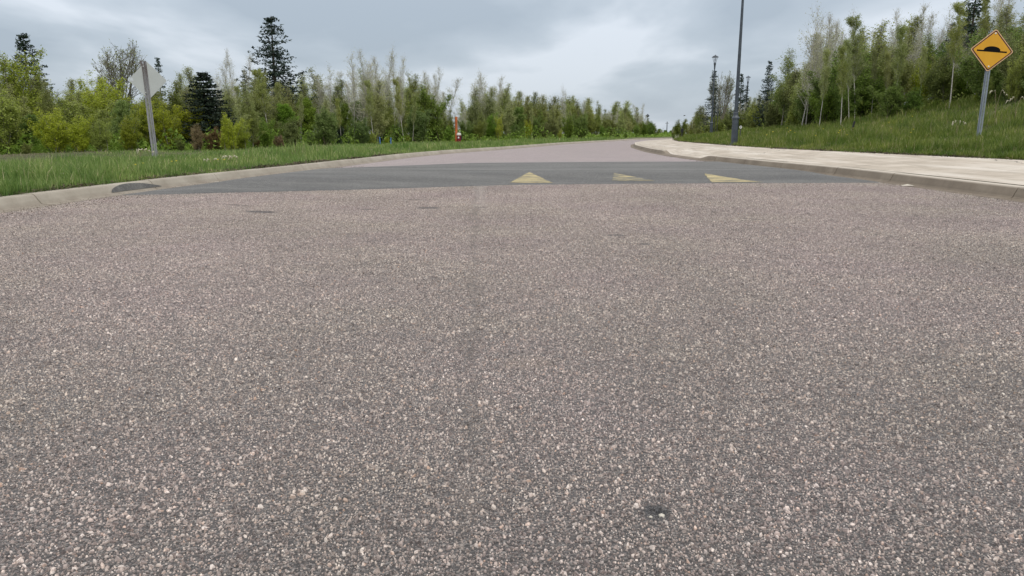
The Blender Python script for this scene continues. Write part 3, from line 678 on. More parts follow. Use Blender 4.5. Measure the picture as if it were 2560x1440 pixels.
def spruce(seed, H, R0, nwh, per, gap, droop, tipup, needles, bare=.08, ragged=.3, asym=0):
    T = Tree(seed); g = T.g
    tr = T.limb((0, 0, 0), (0, 0, 1), H, .016 * H, 12, .012, .1, .06)
    for w_ in range(nwh):
        t0 = bare + (1 - bare) * (w_ + g.uniform(-.3, .3)) / nwh; a0 = g.random() * 6.28
        for b in range(per):
            if g.random() < gap: continue
            t = min(max(t0 + g.normal(0, ragged * .6) / nwh, bare), .985); i = min(int(t * 12), 11); fr = t * 12 - i; p = tr[i] * (1 - fr) + tr[i + 1] * fr
            az = a0 + 6.283 * b / per + g.normal(0, .25)
            prof = (1 - t) ** .85 * min(1, .6 + (t - bare) * 3)
            L = R0 * prof * g.uniform(1 - ragged, 1 + ragged) * (1 + asym * math.cos(az)) + .012 * H
            pts = [p]; ns = 5
            el = droop * (1 - t * 1.2) + .35 * t * 2
            for k in range(ns):
                up_ = min(1, max(0, (t - .55) / .45)); ee = (-el * (1 - k / ns) + tipup * (k / ns) ** 1.5) * (1 - up_) + .42 * up_
                q = pts[-1] + np.array((math.cos(az) * math.cos(ee), math.sin(az) * math.cos(ee), math.sin(ee))) * L / ns
                T.seg.append((*pts[-1], *q, .012 * (1 - k / ns) * (1 - t) + .004, .012 * (1 - (k + 1) / ns) * (1 - t) + .003)); pts.append(q)
            nb = max(3, int(L / H * 60))
            side = np.array((-math.sin(az), math.cos(az), 0)); fwd = np.array((math.cos(az), math.sin(az), 0))
            for k in range(nb):
                q = .02 + .98 * (k + g.random()) / nb; ii = min(int(q * ns), ns - 1); fr = q * ns - ii; pp = pts[ii] * (1 - fr) + pts[ii + 1] * fr
                for sg in (-1, 1):
                    sl = L * .34 * (1.08 - q) * g.uniform(.6, 1.2) + .012 * H
                    dd = side * sg * .8 + fwd * .6 + np.array((0, 0, g.normal(-.12, .15)))
                    m = max(2, int(needles * sl / H * 22))
                    for e in range(m):
                        T.leaf.append(pp + dd * sl * g.random() + g.normal(0, .0055 * H, 3) * (1, 1, .8))
    return T

TRI = {}
GR = {}                                            # (trunk mesh, crown mesh, built height)
def reg(key, T, H, ls, bark, leafm, asp=.8):
    tm, cm = T.meshes(key, ls, MATS[bark], MATS[leafm], asp); top = float(np.percentile([v[2] for v in T.leaf], 99.8)); TRI[key] = (len(tm.polygons), len(cm.polygons))
    GR[key] = (tm, cm, top)
slim = lambda t: .23 * (1 - t) ** .6 + .035
wide = lambda t: .34 * (1 - t) ** .5 + .05
for i in range(4):      # slim birches, leafy below and thin at the top
    reg('birch%d' % i, broadleaf(10 + i, 6, .055, 110, .10, lambda t: .30 * (1 - t) ** .85 + .022, 25, 8, .085, 62, lambda t, g: max(.05, 1.2 - 1.35 * t) * (g.random() < 1.15 - .55 * t), .080, wander=.04, up=.09, stems=2 if i % 2 else 1, stemlean=.05), 6, .060, 'bark_grey', 'leaf_birch')
for i in range(3):      # almost bare pale birches
    reg('bare%d' % i, broadleaf(30 + i, 6, .045, (110, 95, 75)[i], .18, lambda t: .30 * (1 - t) ** .7 + .03, 25, 8, .10, 15, lambda t, g: (1.05 - .9 * t) * (g.random() < .5), .055, wander=.035, up=.08, stems=(3, 2, 1)[i], stemlean=.05), 6, .046, 'twig_pale', 'leaf_pale')
for i in range(2):      # tall trunk, crown high
    reg('clear%d' % i, broadleaf(40 + i, 6, .05, 70, .38, lambda t: .17 * (1 - t) ** .5 + .05, 36, 7, .075, 38, lambda t, g: .9 * (g.random() < .7), .08, wander=.045, up=.07), 6, .055, 'bark_birch', 'leaf_birch')
for i in range(4):      # bushes: many stems, leafy to the ground
    reg('bush%d' % i, broadleaf(50 + i, 3, .030, 170, .05, lambda t: .27 * (1 - t) ** .7 + .035, 25, 8, .10, 44, lambda t, g: (.06 + 1.05 * (1 - t)) * (g.random() < .8), .050, stems=11, stemlean=.17, wander=.06, up=.10), 3, .045, 'bark_grey', 'leaf_willow')
for i in range(2):      # rounded full crown
    reg('round%d' % i, broadleaf(60 + i, 5, .07, 110, .12, wide, 50, 8, .085, 44, lambda t, g: .95 * (g.random() < .9), .09, wander=.06, up=.05), 5, .08, 'bark_brown', 'leaf_green')
def fan_tree(seed, H):
    T = Tree(seed); g = T.g
    T.limb((0, 0, -.05), (0, 0, 1), .18 * H, .07, 3, .02, 0, .8)
    for k in range(12):
        az = 6.283 * k / 12 + g.normal(0, .2); tl = g.uniform(.04, .30)
        L = H * g.uniform(.62, .84); d = (math.sin(tl) * math.cos(az), math.sin(tl) * math.sin(az), math.cos(tl))
        pts = T.limb((0, 0, .15 * H), d, L, .035, 10, .06, .01, .12)
        for b in range(20):
            t = .30 + .69 * g.random() ** .8; ii = min(int(t * 10), 9); p = pts[ii]; bd = (pts[ii + 1] - pts[ii]); bd = bd / np.linalg.norm(bd) + g.normal(0, .55, 3)
            bp = T.limb(p, bd, H * (.26 * (1 - t) + .08), .009, 4, .12, .06, .3)
            for q in range(12):
                jj = g.integers(0, 4); td = (bp[jj + 1] - bp[jj]); td = td / np.linalg.norm(td) + g.normal(0, .5, 3)
                tp = T.limb(bp[jj + 1], td, H * .038 * g.uniform(.6, 1.3), .0035, 2, .15, .05, .5)
                if g.random() < .5: T.leaf.append(tp[2])
    return T
reg('vase', fan_tree(73, 4), 4, .05, 'bark_grey', 'leaf_olive')
reg('spruce_tall', spruce(80, 8, 1.95, 40, 6, .14, .28, .75, 1.9, .03, .42, -.0), 8, .17, 'bark_brown', 'needle_blue', .5)
reg('spruce_thin', spruce(81, 8, 1.25, 32, 6, .28, .34, .6, 1.5, .10, .48), 8, .16, 'bark_brown', 'needle_blue', .5)
reg('fir_full', spruce(82, 4, 1.45, 34, 10, .02, .05, .30, 1.5, .01, .14), 4, .10, 'bark_brown', 'needle_dark', .6)

TREES = []
def tree(key, px, top, Y, label, cat='tree', name='tree', leaf=None, bark=None, wide_=1.0, group=None, sink=.05, py_base=340, rz=None, lean=0.0):
    """key: mesh pair; (px, top) where its tip is seen; Y metres ahead"""
    tm, cm, Ht = GR[key]
    x, y, z = spot(px, top, Y); zb = ground_z(x, y) - sink; h = z - zb
    if h < .25: return None
    s = h / Ht; rnd = random.Random(int(px * 7 + Y * 13 + top))
    root = empty(name, (x, y, zb), rnd.random() * 6.283 if rz is None else rz, label=label, cat=cat, group=group)
    root.scale = (s * wide_, s * wide_, s)
    if lean: root.rotation_euler[1] = lean; root.rotation_euler[2] = 0
    for nm, me, mm in (('trunk', tm, bark), ('crown', cm, leaf)):
        o = bpy.data.objects.new(nm, me); COL.objects.link(o); o.parent = root
        if mm: o.material_slots[0].link = 'OBJECT'; o.material_slots[0].material = MATS[mm]
    TREES.append(root); return root

print('TRIS', sum(a + b for a, b in TRI.values()), TRI)
# --- the trees one can single out
T_ = tree
T_('spruce_tall', 675, 46, 42, 'tallest spruce on the left, its ragged dark crown high above the pale birches', 'spruce', 'spruce_tree', wide_=1.5, rz=.6)
T_('fir_full', 506, 183, 27, 'dense black-green fir in front of the thicket right of the sign back', 'fir', 'fir_tree', wide_=1.65)
T_('spruce_tall', 62, 88, 34, 'dark spruce standing above the thicket near the left edge', 'spruce', 'spruce_tree', wide_=1.35, leaf='needle_dark')
T_('spruce_thin', 395, 146, 46, 'small thin spruce peeping over the right shoulder of the sign back', 'spruce', 'spruce_tree', wide_=.9)
T_('spruce_thin', 612, 176, 44, 'thin spruce half hidden in birches just left of the tallest spruce', 'spruce', 'spruce_tree', wide_=1.2)
T_('vase', 288, 102, 33, 'spreading nearly leafless grey tree behind the sign back', 'tree', 'bare_tree', wide_=1.1, rz=2.6)
T_('fir_full', 812, 282, 41, 'small dark fir at the foot of the birches right of the tallest spruce', 'fir', 'fir_tree', wide_=.8)
T_('fir_full', 850, 312, 41, 'low round black fir beside a pale leaning birch trunk', 'fir', 'fir_tree', wide_=1.3)
T_('fir_full', 992, 318, 46, 'low dark fir just behind the small blue stakes', 'fir', 'fir_tree', wide_=1.0)
T_('fir_full', 1113, 306, 56, 'low dark fir left of the orange post', 'fir', 'fir_tree', wide_=.9)
T_('spruce_thin', 1785, 178, 62, 'thin ragged spruce directly beside the smaller lamp post', 'spruce', 'spruce_tree', wide_=1.15)
T_('spruce_tall', 1853, 186, 60, 'dark spruce just right of the tall lamp post', 'spruce', 'spruce_tree', wide_=.8, leaf='needle_dark')
T_('spruce_thin', 1868, 215, 62, 'thin dark spruce behind the farthest of the three lamp posts', 'spruce', 'spruce_tree', wide_=1.0)
T_('spruce_tall', 1924, 154, 50, 'pointed spruce standing clear between the lamp posts and the right wood', 'spruce', 'spruce_tree', wide_=.85, rz=2)
T_('spruce_tall', 2442, -70, 31, 'big dark spruce towering behind the yellow hump sign', 'spruce', 'spruce_tree', wide_=1.0, leaf='needle_dark', rz=1)
T_('spruce_tall', 2385, 60, 32, 'dark spruce at the right wood edge left of the hump sign', 'spruce', 'spruce_tree', wide_=1.0, leaf='needle_dark', rz=4)
T_('vase', 1812, 178, 66, 'leafless many-stemmed tree between the two nearer lamp posts', 'tree', 'bare_tree', wide_=.7)
T_('vase', 1795, 186, 68, 'leafless upright tree right behind the thin spruce by the lamp post', 'tree', 'bare_tree', wide_=.5)
T_('round0', 1990, 182, 44, 'bright green round maple at the left end of the right wood', 'tree', 'maple_tree', wide_=.8)
T_('round1', 1955, 222, 46, 'smaller green tree between the pointed spruce and the maple', 'tree', 'tree', wide_=.8)
for px, top, Y, k, lf, wd, lb in ((892, 132, 44, 0, 'leaf_pale', 1.0, 'tall pale birch, left one of the bright clump in the middle left'),
                                  (922, 126, 44, 1, 'leaf_pale', 1.05, 'tall pale birch with a white trunk in the centre of the bright clump'),
                                  (952, 140, 45, 2, 'leaf_pale', 1.0, 'tall pale birch, right one of the bright clump in the middle left'),
                                  (988, 118, 46, 0, None, .55, 'narrow grey leafless birch, tallest just right of the bright birch clump'),
                                  (582, 125, 38, 1, None, .7, 'narrow grey leafless birch between the black-green fir and the tallest spruce'),
                                  (535, 148, 34, 2, 'leaf_pale', 1.1, 'pale budding birch rising behind the black-green fir'),
                                  (812, 165, 43, 0, 'leaf_pale', 1.0, 'pale birch halfway between the tallest spruce and the bright birch clump'),
                                  (1080, 168, 50, 1, None, .9, 'grey feathery birch left of the sky gap by the orange post'),
                                  (1095, 185, 52, 2, None, .8, 'grey feathery birch at the very edge of the sky gap'),
                                  (1160, 262, 62, 2, None, .9, 'short grey birch in the sky gap above the orange post'),
                                  (1192, 180, 60, 0, 'leaf_pale', 1.1, 'pale birch, taller of the pair right of the orange post'),
                                  (1214, 184, 61, 1, 'leaf_pale', 1.0, 'pale birch, right one of the pair right of the orange post'),
                                  (1265, 208, 66, 2, 'leaf_pale', 1.0, 'pale grey birch a little right of the birch pair'),
                                  (1405, 216, 84, 0, 'leaf_pale', .7, 'single narrow birch poking above the far left wood'),
                                  (1606, 258, 118, 1, 'leaf_pale', 1.2, 'last tall pale birch before the gap at the end of the road'),
                                  (2038, 20, 34, 0, None, .95, 'tall ghostly grey birch, outermost at the left end of the right wood'),
                                  (2022, 95, 33, 2, None, 1.1, 'shorter grey birch leaning out at the left end of the right wood'),
                                  (2076, 48, 33, 1, None, .8, 'feathery grey birch, second from the left end of the right wood'),
                                  (2100, 32, 33, 2, None, .8, 'feathery grey birch, third from the left end of the right wood'),
                                  (2128, 26, 34, 0, None, .6, 'thin straight grey birch, fourth from the left end of the right wood'),
                                  (2262, 25, 33, 1, None, 1.0, 'bare topped birch at the middle of the right wood'),
                                  (2296, 15, 34, 2, None, 1.0, 'bare topped birch, highest in the right half of the right wood'),
                                  (2375, 20, 34, 0, None, .8, 'pale bare birch just left of the big spruce by the hump sign'),
                                  (2530, -20, 30, 1, None, 1.0, 'pale bare birch behind the hump sign at the right edge')):
    T_('bare%d' % k, px, top, Y, lb, 'birch', 'birch_tree', wide_=wd, leaf=lf, bark='bark_birch' if lf is None and px > 2000 else None)
# clear white stems in front of the woods
for px, top, Y, k, wd, ln, lb in ((2160, 38, 29, 0, .9, .0, 'white stemmed birch with small green leaves before the left half of the right wood'),
                                  (2120, 110, 28, 1, .8, -.05, 'white stemmed birch leaning left over the small black stub'),
                                  (2255, 60, 28, 1, .9, .03, 'white stemmed birch in the middle front of the right wood'),
                                  (2405, 5, 25, 0, .8, .05, 'forked white birch stem just left of the hump sign'),
                                  (2470, -30, 26, 1, .6, .02, 'white birch stem rising straight above the hump sign'),
                                  (2064, 120, 29, 1, .7, .04, 'thin white stem leaning right, leftmost white stem of the right wood'),
                                  (2142, 95, 28.5, 0, .6, -.06, 'thin white stem crossing behind the small black stub'),
                                  (2195, 120, 29, 1, .6, -.03, 'slim white stem right of the leafy white stemmed birch in the right wood'),
                                  (2228, 130, 29, 0, .6, .0, 'straight slim white stem just left of the middle front birch'),
                                  (2312, 115, 28, 1, .7, .03, 'slim pale stem between the middle front birch and the dark spruce'),
                                  (2345, 140, 28, 0, .6, -.05, 'slim pale stem leaning left before the dark spruce at the wood edge'),
                                  (928, 200, 41, 0, .7, .01, 'bright white stem in front of the bright birch clump'),
                                  (745, 235, 38, 1, .7, .05, 'slim white stem leaning right, right of the tallest spruce'),
                                  (598, 215, 33, 0, .6, .02, 'slim white stem between the yellow-green bush and the tallest spruce'),
                                  (1330, 255, 60, 1, .7, .0, 'pale stem in the front of the long wood'),
                                  (665, 172, 36, 0, .9, -.03, 'white stemmed birch in front of the tallest spruce'),
                                  (688, 205, 36, 1, .8, .02, 'second white stemmed birch in front of the tallest spruce'),
                                  (850, 245, 40, 1, .7, -.08, 'slim white birch stem leaning left below the bright birch clump'),
                                  (1005, 195, 44, 0, .6, -.05, 'white stem leaning left behind the blue stakes'),
                                  (1028, 235, 44, 1, .6, .08, 'thin white stem leaning right beyond the blue stakes')):
    T_('clear%d' % k, px, top, Y, lb, 'birch', 'birch_tree', wide_=wd, lean=ln)

# --- the woods: rows whose tips follow the skyline of the photograph
SKYL = [(-150, 120), (0, 132), (40, 190), (110, 200), (150, 186), (190, 196), (230, 178), (270, 210), (330, 214), (390, 205), (450, 198), (490, 172), (560, 178), (620, 190), (700, 215), (745, 196), (780, 186), (820, 178), (850, 210),
        (880, 160), (950, 160), (975, 205), (1000, 190), (1040, 186), (1075, 182), (1105, 205), (1125, 255), (1150, 292), (1170, 262), (1195, 205), (1235, 210), (1275, 228), (1320, 232), (1365, 240), (1410, 240), (1460, 248), (1510, 258),
        (1560, 258), (1600, 272), (1625, 292), (1650, 318), (1668, 330)]
SKYR = [(1682, 322), (1700, 300), (1725, 300), (1750, 272), (1775, 280), (1830, 265), (1880, 240), (1900, 230), (1960, 225), (1985, 200), (2010, 150), (2040, 90), (2080, 80), (2130, 70), (2190, 92), (2240, 60), (2300, 48), (2335, 85), (2365, 110), (2400, 40), (2500, 10), (2720, -20)]
def sky_at(tab, px): return float(np.interp(px, [a for a, b in tab], [b for a, b in tab]))
DL = [(-150, 21), (0, 22), (600, 26), (700, 34), (1000, 43), (1200, 52), (1400, 63), (1500, 78), (1600, 96), (1668, 125)]
DR = [(1682, 90), (1740, 62), (1850, 52), (1980, 40), (2050, 31), (2200, 28), (2400, 26), (2560, 20.5), (2720, 19)]
rn = random.Random(77)
def zone(px):
    if px < 440: return 'left thicket', 'willow'
    if px < 640: return 'wood near the black-green fir', 'mix'
    if px < 1130: return 'left birch wood', 'birch'
    if px < 1460: return 'long wood past the orange post', 'birch'
    if px < 1690: return 'far wood', 'far'
    if px < 1990: return 'scrub behind the lamp posts', 'scrub'
    return 'right-hand wood', 'right'
MARKS = [(0, 'the left picture edge'), (62, 'the leftmost spruce'), (150, 'the bent dry stalk'), (288, 'the spreading leafless tree'), (365, 'the sign back'), (506, 'the black-green fir'), (582, 'the narrow leafless birch'), (675, 'the tallest spruce'), (812, 'the small dark fir'), (922, 'the bright birch clump'),
         (964, 'the blue stakes'), (1040, 'the thin leaning stem'), (1090, 'the grey feathery birches'), (1141, 'the orange post'), (1203, 'the pale birch pair'), (1265, 'the tall narrow bush'), (1320, 'the narrow yellow-green bush'), (1405, 'the single poking birch'), (1500, 'the middle of the far wood'), (1606, 'the last tall birch'),
         (1668, 'the thin far pole'), (1705, 'the small black box'), (1778, 'the second lamp post'), (1837, 'the nearest lamp post'), (1868, 'the farthest lamp post'), (1924, 'the pointed spruce'), (1990, 'the round maple'), (2038, 'the outermost grey birch'), (2131, 'the black stub'), (2160, 'the white stemmed birch'), (2255, 'the middle white stem'), (2385, 'the forked birch'), (2473, 'the hump sign'), (2560, 'the right picture edge')]
def whereat(px):
    m = min(MARKS, key=lambda a: abs(a[0] - px)); d = px - m[0]
    return ('beside' if abs(d) < 9 and 'edge' in m[1] else 'in line with' if abs(d) < 9 else 'left of' if d < 0 else 'right of') + ' ' + m[1]
def plural(a): return a.replace('birch', 'birches') if a.startswith(('slim', 'pale')) else a + 's'
def fill(tab, dtab, p0, p1, rows):
    for (dm, drop, step, kinds), rw in zip(rows, ('hindmost', 'rear row', 'middle row', 'low front')):
        px = p0
        while px < p1:
            Y = float(np.interp(px, [a for a, b in dtab], [b for a, b in dtab])) * dm * rn.uniform(.96, 1.06)
            zn, zk = zone(px); base = ground_z(*spot(px, 340, Y)[:2]); yb = spot_y(base, Y)
            top = sky_at(tab, px); top = top + (yb - top) * drop * rn.uniform(.55, 1.35) + (rn.uniform(-16, 8) if drop < .2 else rn.uniform(-3, 6)) * min(1, 40 / Y)
            ks = kinds(zk, px); k = rn.choice(ks)
            nm, lf, wd, bk, lb = PAL[k][0], PAL[k][1], PAL[k][2] * rn.uniform(1.15, 1.65), PAL[k][3], PAL[k][4]
            mesh = rn.choice(PAL[k][5])
            T_(mesh, px, top, Y, rw + ' ' + lb + ', ' + whereat(px), 'shrub' if nm == 'shrub' else 'tree', nm, leaf=lf, bark=bk, wide_=wd, group=plural(lb) + ' in the ' + zn)
            px += step * rn.uniform(.75, 1.3) * max(.34, min(1.0, 26 / Y))
def spot_y(z, Y):          # image row of height z at Y metres ahead
    d = z - H0; c, s = math.cos(TH), math.sin(TH); depth = Y * c - d * s; up = Y * s + d * c
    return 720 - F * up / depth
B4 = ['bush0', 'bush1', 'bush2', 'bush3']; BI = ['birch0', 'birch1', 'birch2', 'birch3']
PAL = {'wil': ('shrub', 'leaf_willow', 1.0, None, 'yellow-green willow shrub', B4),
       'birch': ('birch_tree', None, 1.0, None, 'slim birch in young leaf', BI),
       'pale': ('birch_tree', 'leaf_pale', .95, None, 'pale barely leafed birch', ['bare0', 'bare1', 'bare2']),
       'olive': ('shrub', 'leaf_olive', 1.0, 'bark_brown', 'dull olive shrub', B4),
       'obirch': ('birch_tree', 'leaf_olive', 1.1, None, 'olive green slender tree', BI),
       'green': ('shrub', 'leaf_green', 1.0, 'bark_brown', 'deep green bushy shrub', B4),
       'gtree': ('tree', 'leaf_green', .8, None, 'green leafy tree', ['round0', 'round1']),
       'rust': ('shrub', 'leaf_rust', 1.1, 'bark_brown', 'rust brown budding shrub', B4),
       'fir': ('fir_tree', None, 1.0, None, 'low dark fir', ['fir_full'])}
def k_back(zk, px): return {'willow': ['birch', 'wil', 'birch', 'obirch'], 'mix': ['pale', 'birch', 'birch'], 'birch': ['birch', 'pale', 'obirch', 'birch', 'pale'], 'far': ['birch', 'obirch', 'pale'], 'scrub': ['birch', 'obirch', 'pale'], 'right': ['birch', 'birch', 'pale', 'birch', 'obirch', 'pale']}[zk]
def k_mid(zk, px): return {'willow': ['wil', 'wil', 'wil', 'gtree'], 'mix': ['birch', 'wil', 'gtree'], 'birch': ['birch', 'obirch', 'green', 'gtree', 'birch'], 'far': ['olive', 'green', 'birch', 'obirch'], 'scrub': ['olive', 'wil', 'obirch'], 'right': ['obirch', 'birch', 'wil', 'birch', 'green']}[zk]
def k_low(zk, px): return {'willow': ['wil', 'wil', 'olive'], 'mix': ['wil', 'rust', 'olive'], 'birch': ['green', 'green', 'olive', 'fir', 'olive'], 'far': ['green', 'olive', 'green'], 'scrub': ['olive', 'olive', 'wil'], 'right': ['green', 'green', 'olive', 'wil']}[zk]
fill(SKYL, DL, -140, 1662, [(1.35, .02, 62, k_back), (1.18, .16, 58, k_back), (1.06, .36, 60, k_mid), (1.0, .66, 66, k_low)])
fill(SKYR, DR, 1684, 2700, [(1.30, .02, 60, k_back), (1.15, .12, 56, k_back), (1.05, .34, 58, k_mid), (1.0, .66, 62, k_low)])
# single small bushes at the front of the left wood
for px, top, Y, lf, wd, lb in ((566, 285, 24.5, 'leaf_willow', .9, 'bright yellow-green bush right of the black-green fir at the grass edge'), (490, 312, 24, 'leaf_rust', 1.1, 'rusty brown budding shrub under the black-green fir'),
                               (640, 335, 31, 'leaf_rust', 1.5, 'low rust coloured shrub right of the bright yellow-green bush'), (700, 338, 33, 'leaf_rust', 1.5, 'low rust coloured shrub below the tallest spruce'), (810, 342, 38, 'leaf_rust', 1.3, 'low reddish shrub below the small dark fir'),
                               (930, 328, 40, 'leaf_willow', 1.1, 'bright low bush left of the blue stakes'), (968, 343, 41, 'leaf_willow', 1.0, 'tiny bright bush between the blue stakes'), (1020, 338, 44, 'leaf_willow', 1.0, 'small bright bush right of the blue stakes'), (1092, 334, 50, 'leaf_willow', 1.1, 'bright low bush a little left of the orange post'),
                               (1126, 336, 53, 'leaf_willow', 1.0, 'bright low bush touching the orange post on its left'), (1168, 345, 53, 'leaf_willow', 1.3, 'tiny bush just right of the maroon bin'),
                               (1245, 288, 55, 'leaf_willow', .75, 'tall narrow bright bush in front of the long wood'), (1320, 300, 60, 'leaf_willow', .7, 'narrow yellow-green bush halfway along the long wood'), (1399, 322, 62, 'leaf_willow', .9, 'small yellow-green bush at the grass edge of the long wood'),
                               (2475, 185, 22, 'leaf_willow', .7, 'yellow-green bush behind the post of the hump sign'), (2555, 120, 21, 'leaf_willow', .9, 'tall yellow-green bush at the right edge of the picture'), (2365, 255, 26, 'leaf_willow', .9, 'small yellow-green bush at the grass edge left of the hump sign')):
    T_('bush%d' % (int(px) % 4), px, top, Y, lb, 'shrub', 'shrub', leaf=lf, wide_=wd)
for px, top, Y, lb in ((1652, 322, 170, 'small round green tree far off at the left of the road gap'), (1676, 326, 185, 'tiny dark green tree in the far gap at the road end'), (1692, 322, 175, 'small green tree far off above the end of the pavement'),
                       (1640, 318, 165, 'small far tree closing the last birches at the left of the road gap'), (1664, 325, 180, 'tiny far tree left of the thin far pole'), (1684, 325, 182, 'tiny far tree right of the thin far pole')):
    T_('round0', px, top, Y, lb, 'tree', 'tree', wide_=1.8)
# undergrowth: dark low leaf litter and scrub closing the feet of the woods
def undergrowth(name, dtab, p0, p1, seed, label, n):
    g = np.random.default_rng(seed); px = p0 + (p1 - p0) * g.random(n); Y = np.interp(px, [a for a, b in dtab], [b for a, b in dtab]) * g.uniform(.97, 1.35, n)
    X = (px - 1280) / F * Y * 1.02; ok = np.array([(x < Lb(y) - 1.0) or (x > Bk(y) + 1.0) for x, y in zip(X, Y)]); X, Y, px = X[ok], Y[ok], px[ok]; n = len(X)
    Z = np.array([ground_z(x, y) for x, y in zip(X, Y)]); Z = Z + g.random(n) ** 1.9 * (.30 + .008 * np.minimum(Y, 60)) * (.45 + 1.1 * (.5 + .5 * np.sin(px * .045 + 2 * np.sin(px * .013))))
    C = np.stack([X, Y, Z], -1); a = g.normal(0, 1, (n, 3)); b = g.normal(0, 1, (n, 3)); s = (.045 + .0008 * Y)[:, None]
    V = np.stack([C + a * s * .6, C - a * s * .3 + b * s * .4, C - a * s * .3 - b * s * .4], 1)
    tag(np_mesh(name, V.reshape(-1, 3), np.arange(3 * n).reshape(-1, 3), MATS['leaf_green' if seed == 31 else 'leaf_olive']), label, 'undergrowth', kind='stuff')
undergrowth('undergrowth', DL, -140, 1668, 31, 'dull green undergrowth at the foot of the left woods', 60000)
undergrowth('undergrowth', DR, 1682, 2700, 32, 'dull green undergrowth at the foot of the right wood', 34000)

# neighbours that would share a label are told apart by their order in the picture
seen = {}
for o in TREES: seen.setdefault(o['label'], []).append(o)
for lb, os_ in seen.items():
    if len(os_) > 1:
        os_.sort(key=lambda o: o.location.x / o.location.y)
        nm_ = ['left-hand', 'right-hand'] if len(os_) == 2 else ['left-hand', 'centre', 'right-hand'] if len(os_) == 3 else ['leftmost'] + ['inner'] * (len(os_) - 2) + ['rightmost']
        for o, q in zip(os_, nm_): o['label'] = q + ' ' + lb
# ---------------------------------------------------------------- signs
def channel_post(L, w=.085, m='galvanised', holes=True):
    """perforated U-channel post, real holes between the ladder bars of its web"""
    b = MB(); wb = w * .34
    for s in (-1, 1):
        b.box((s * (wb / 2 + .006), 0, L / 2), (.012, .004, L)); b.box((s * (wb / 2 + .014), .011, L / 2), (.004, .022, L)); b.box((s * (w / 2 - .008), .0235, L / 2), (.026, .004, L))
    n = int(L / .027)
    for i in range(n): b.box((0, 0.0005, (i + .5) * L / n), (wb, .003, L / n * .52))
    return b
def rr_diamond(h, r, n=6):
    pts = []
    for c, a0 in (((h - r * 1.414, 0), -45), ((0, h - r * 1.414), 45), ((-(h - r * 1.414), 0), 135), ((0, -(h - r * 1.414)), 225)):
        for i in range(n + 1):
            a = R(a0 + 90 * i / n); pts.append((c[0] + r * math.cos(a), c[1] + r * math.sin(a)))
    return pts
# hump warning sign
Y = 16.2; x, y, _ = spot(2449, 335, Y); zb = ground_z(x, y) - .05
sg = empty('hump_sign', (x, y, zb), label='yellow diamond sign with a black hump symbol on a grey perforated post', cat='road sign')
ztop = spot(2477, 72, Y)[2] - zb; hd = .435; cz = ztop - hd
po = channel_post(ztop - .03, .10).build('post', MATS['galvanised'], sg)
po.rotation_euler = (0, R(.6), 0)
pl = MB().prism([(a, b) for a, b in rr_diamond(hd, .045)], -.0015, .0015).build('plate', MATS['sign_border'], sg)
pl.location = (.028, -.012, cz); pl.rotation_euler = (0, R(5.0), R(-6))
MB().prism(rr_diamond(hd - .022, .036), -.0030, -.0018).build('dark_border', MATS['sign_maroon'], pl)
MB().prism(rr_diamond(hd - .054, .030), -.0045, -.0032).build('yellow_face', MATS['sign_orange'], pl)
arc = [(-.30, -.030), (.30, -.030), (.30, .0)] + [(.165 * math.cos(R(a)), .0 + .085 * math.sin(R(a)) ** .9) for a in np.linspace(0, 180, 21)] + [(-.30, .0)]
sy = MB().prism(arc, -.006, -.0047).build('hump_symbol', MATS['sign_black'], pl)
for zz in (.345, -.345):
    MB().lathe([(.019, 0), (.018, .006), (.011, .010)], 10).build('bolt', MATS['bolt_metal'], pl)
for o in [c for c in pl.children if c.name.startswith('bolt')]:
    pass
bz = [.34, -.325]
for o, zz in zip([c for c in pl.children if c.name.startswith('bolt')], bz): o.location = (.0, -.0047, zz); o.rotation_euler = (R(90), 0, 0)
# sign seen from the back
Y = 17.4; x, y, _ = spot(388, 402, Y); zb = ground_z(x, y) - .06
sb = empty('sign_back', (x, y, zb), label='grey back of a diamond road sign on a leaning rusty-topped post', cat='road sign')
ztop = spot(357, 152, Y)[2] - zb
po = channel_post(ztop, .125).build('post', MATS['galvanised_rusty'], sb); po.rotation_euler = (0, R(-1.7), 0)
tx = -math.tan(R(1.7)) * (ztop - .42)
pl = MB().prism(rr_diamond(.425, .03), -.0015, .0015).build('plate', MATS['plate_grey'], sb); pl.location = (tx + .045, .03, ztop - .425); pl.rotation_euler = (0, R(1.0), R(5))
MB().prism([(-.035, -.035), (.045, -.04), (.045, .02), (.01, .02), (.01, .035), (-.03, .035)], -.0035, -.002).build('sticker', MATS['sticker_white'], pl).location = (-.355, 0, .02)
for zz in (.30, -.28): MB().lathe([(.012, 0), (.012, .01), (.007, .014)], 6).build('bolt', MATS['bolt_metal'], sb).location = (tx, -.012, ztop - .42 + zz)
for o in [c for c in sb.children if c.name.startswith('bolt')]: o.rotation_euler = (R(90), 0, 0)

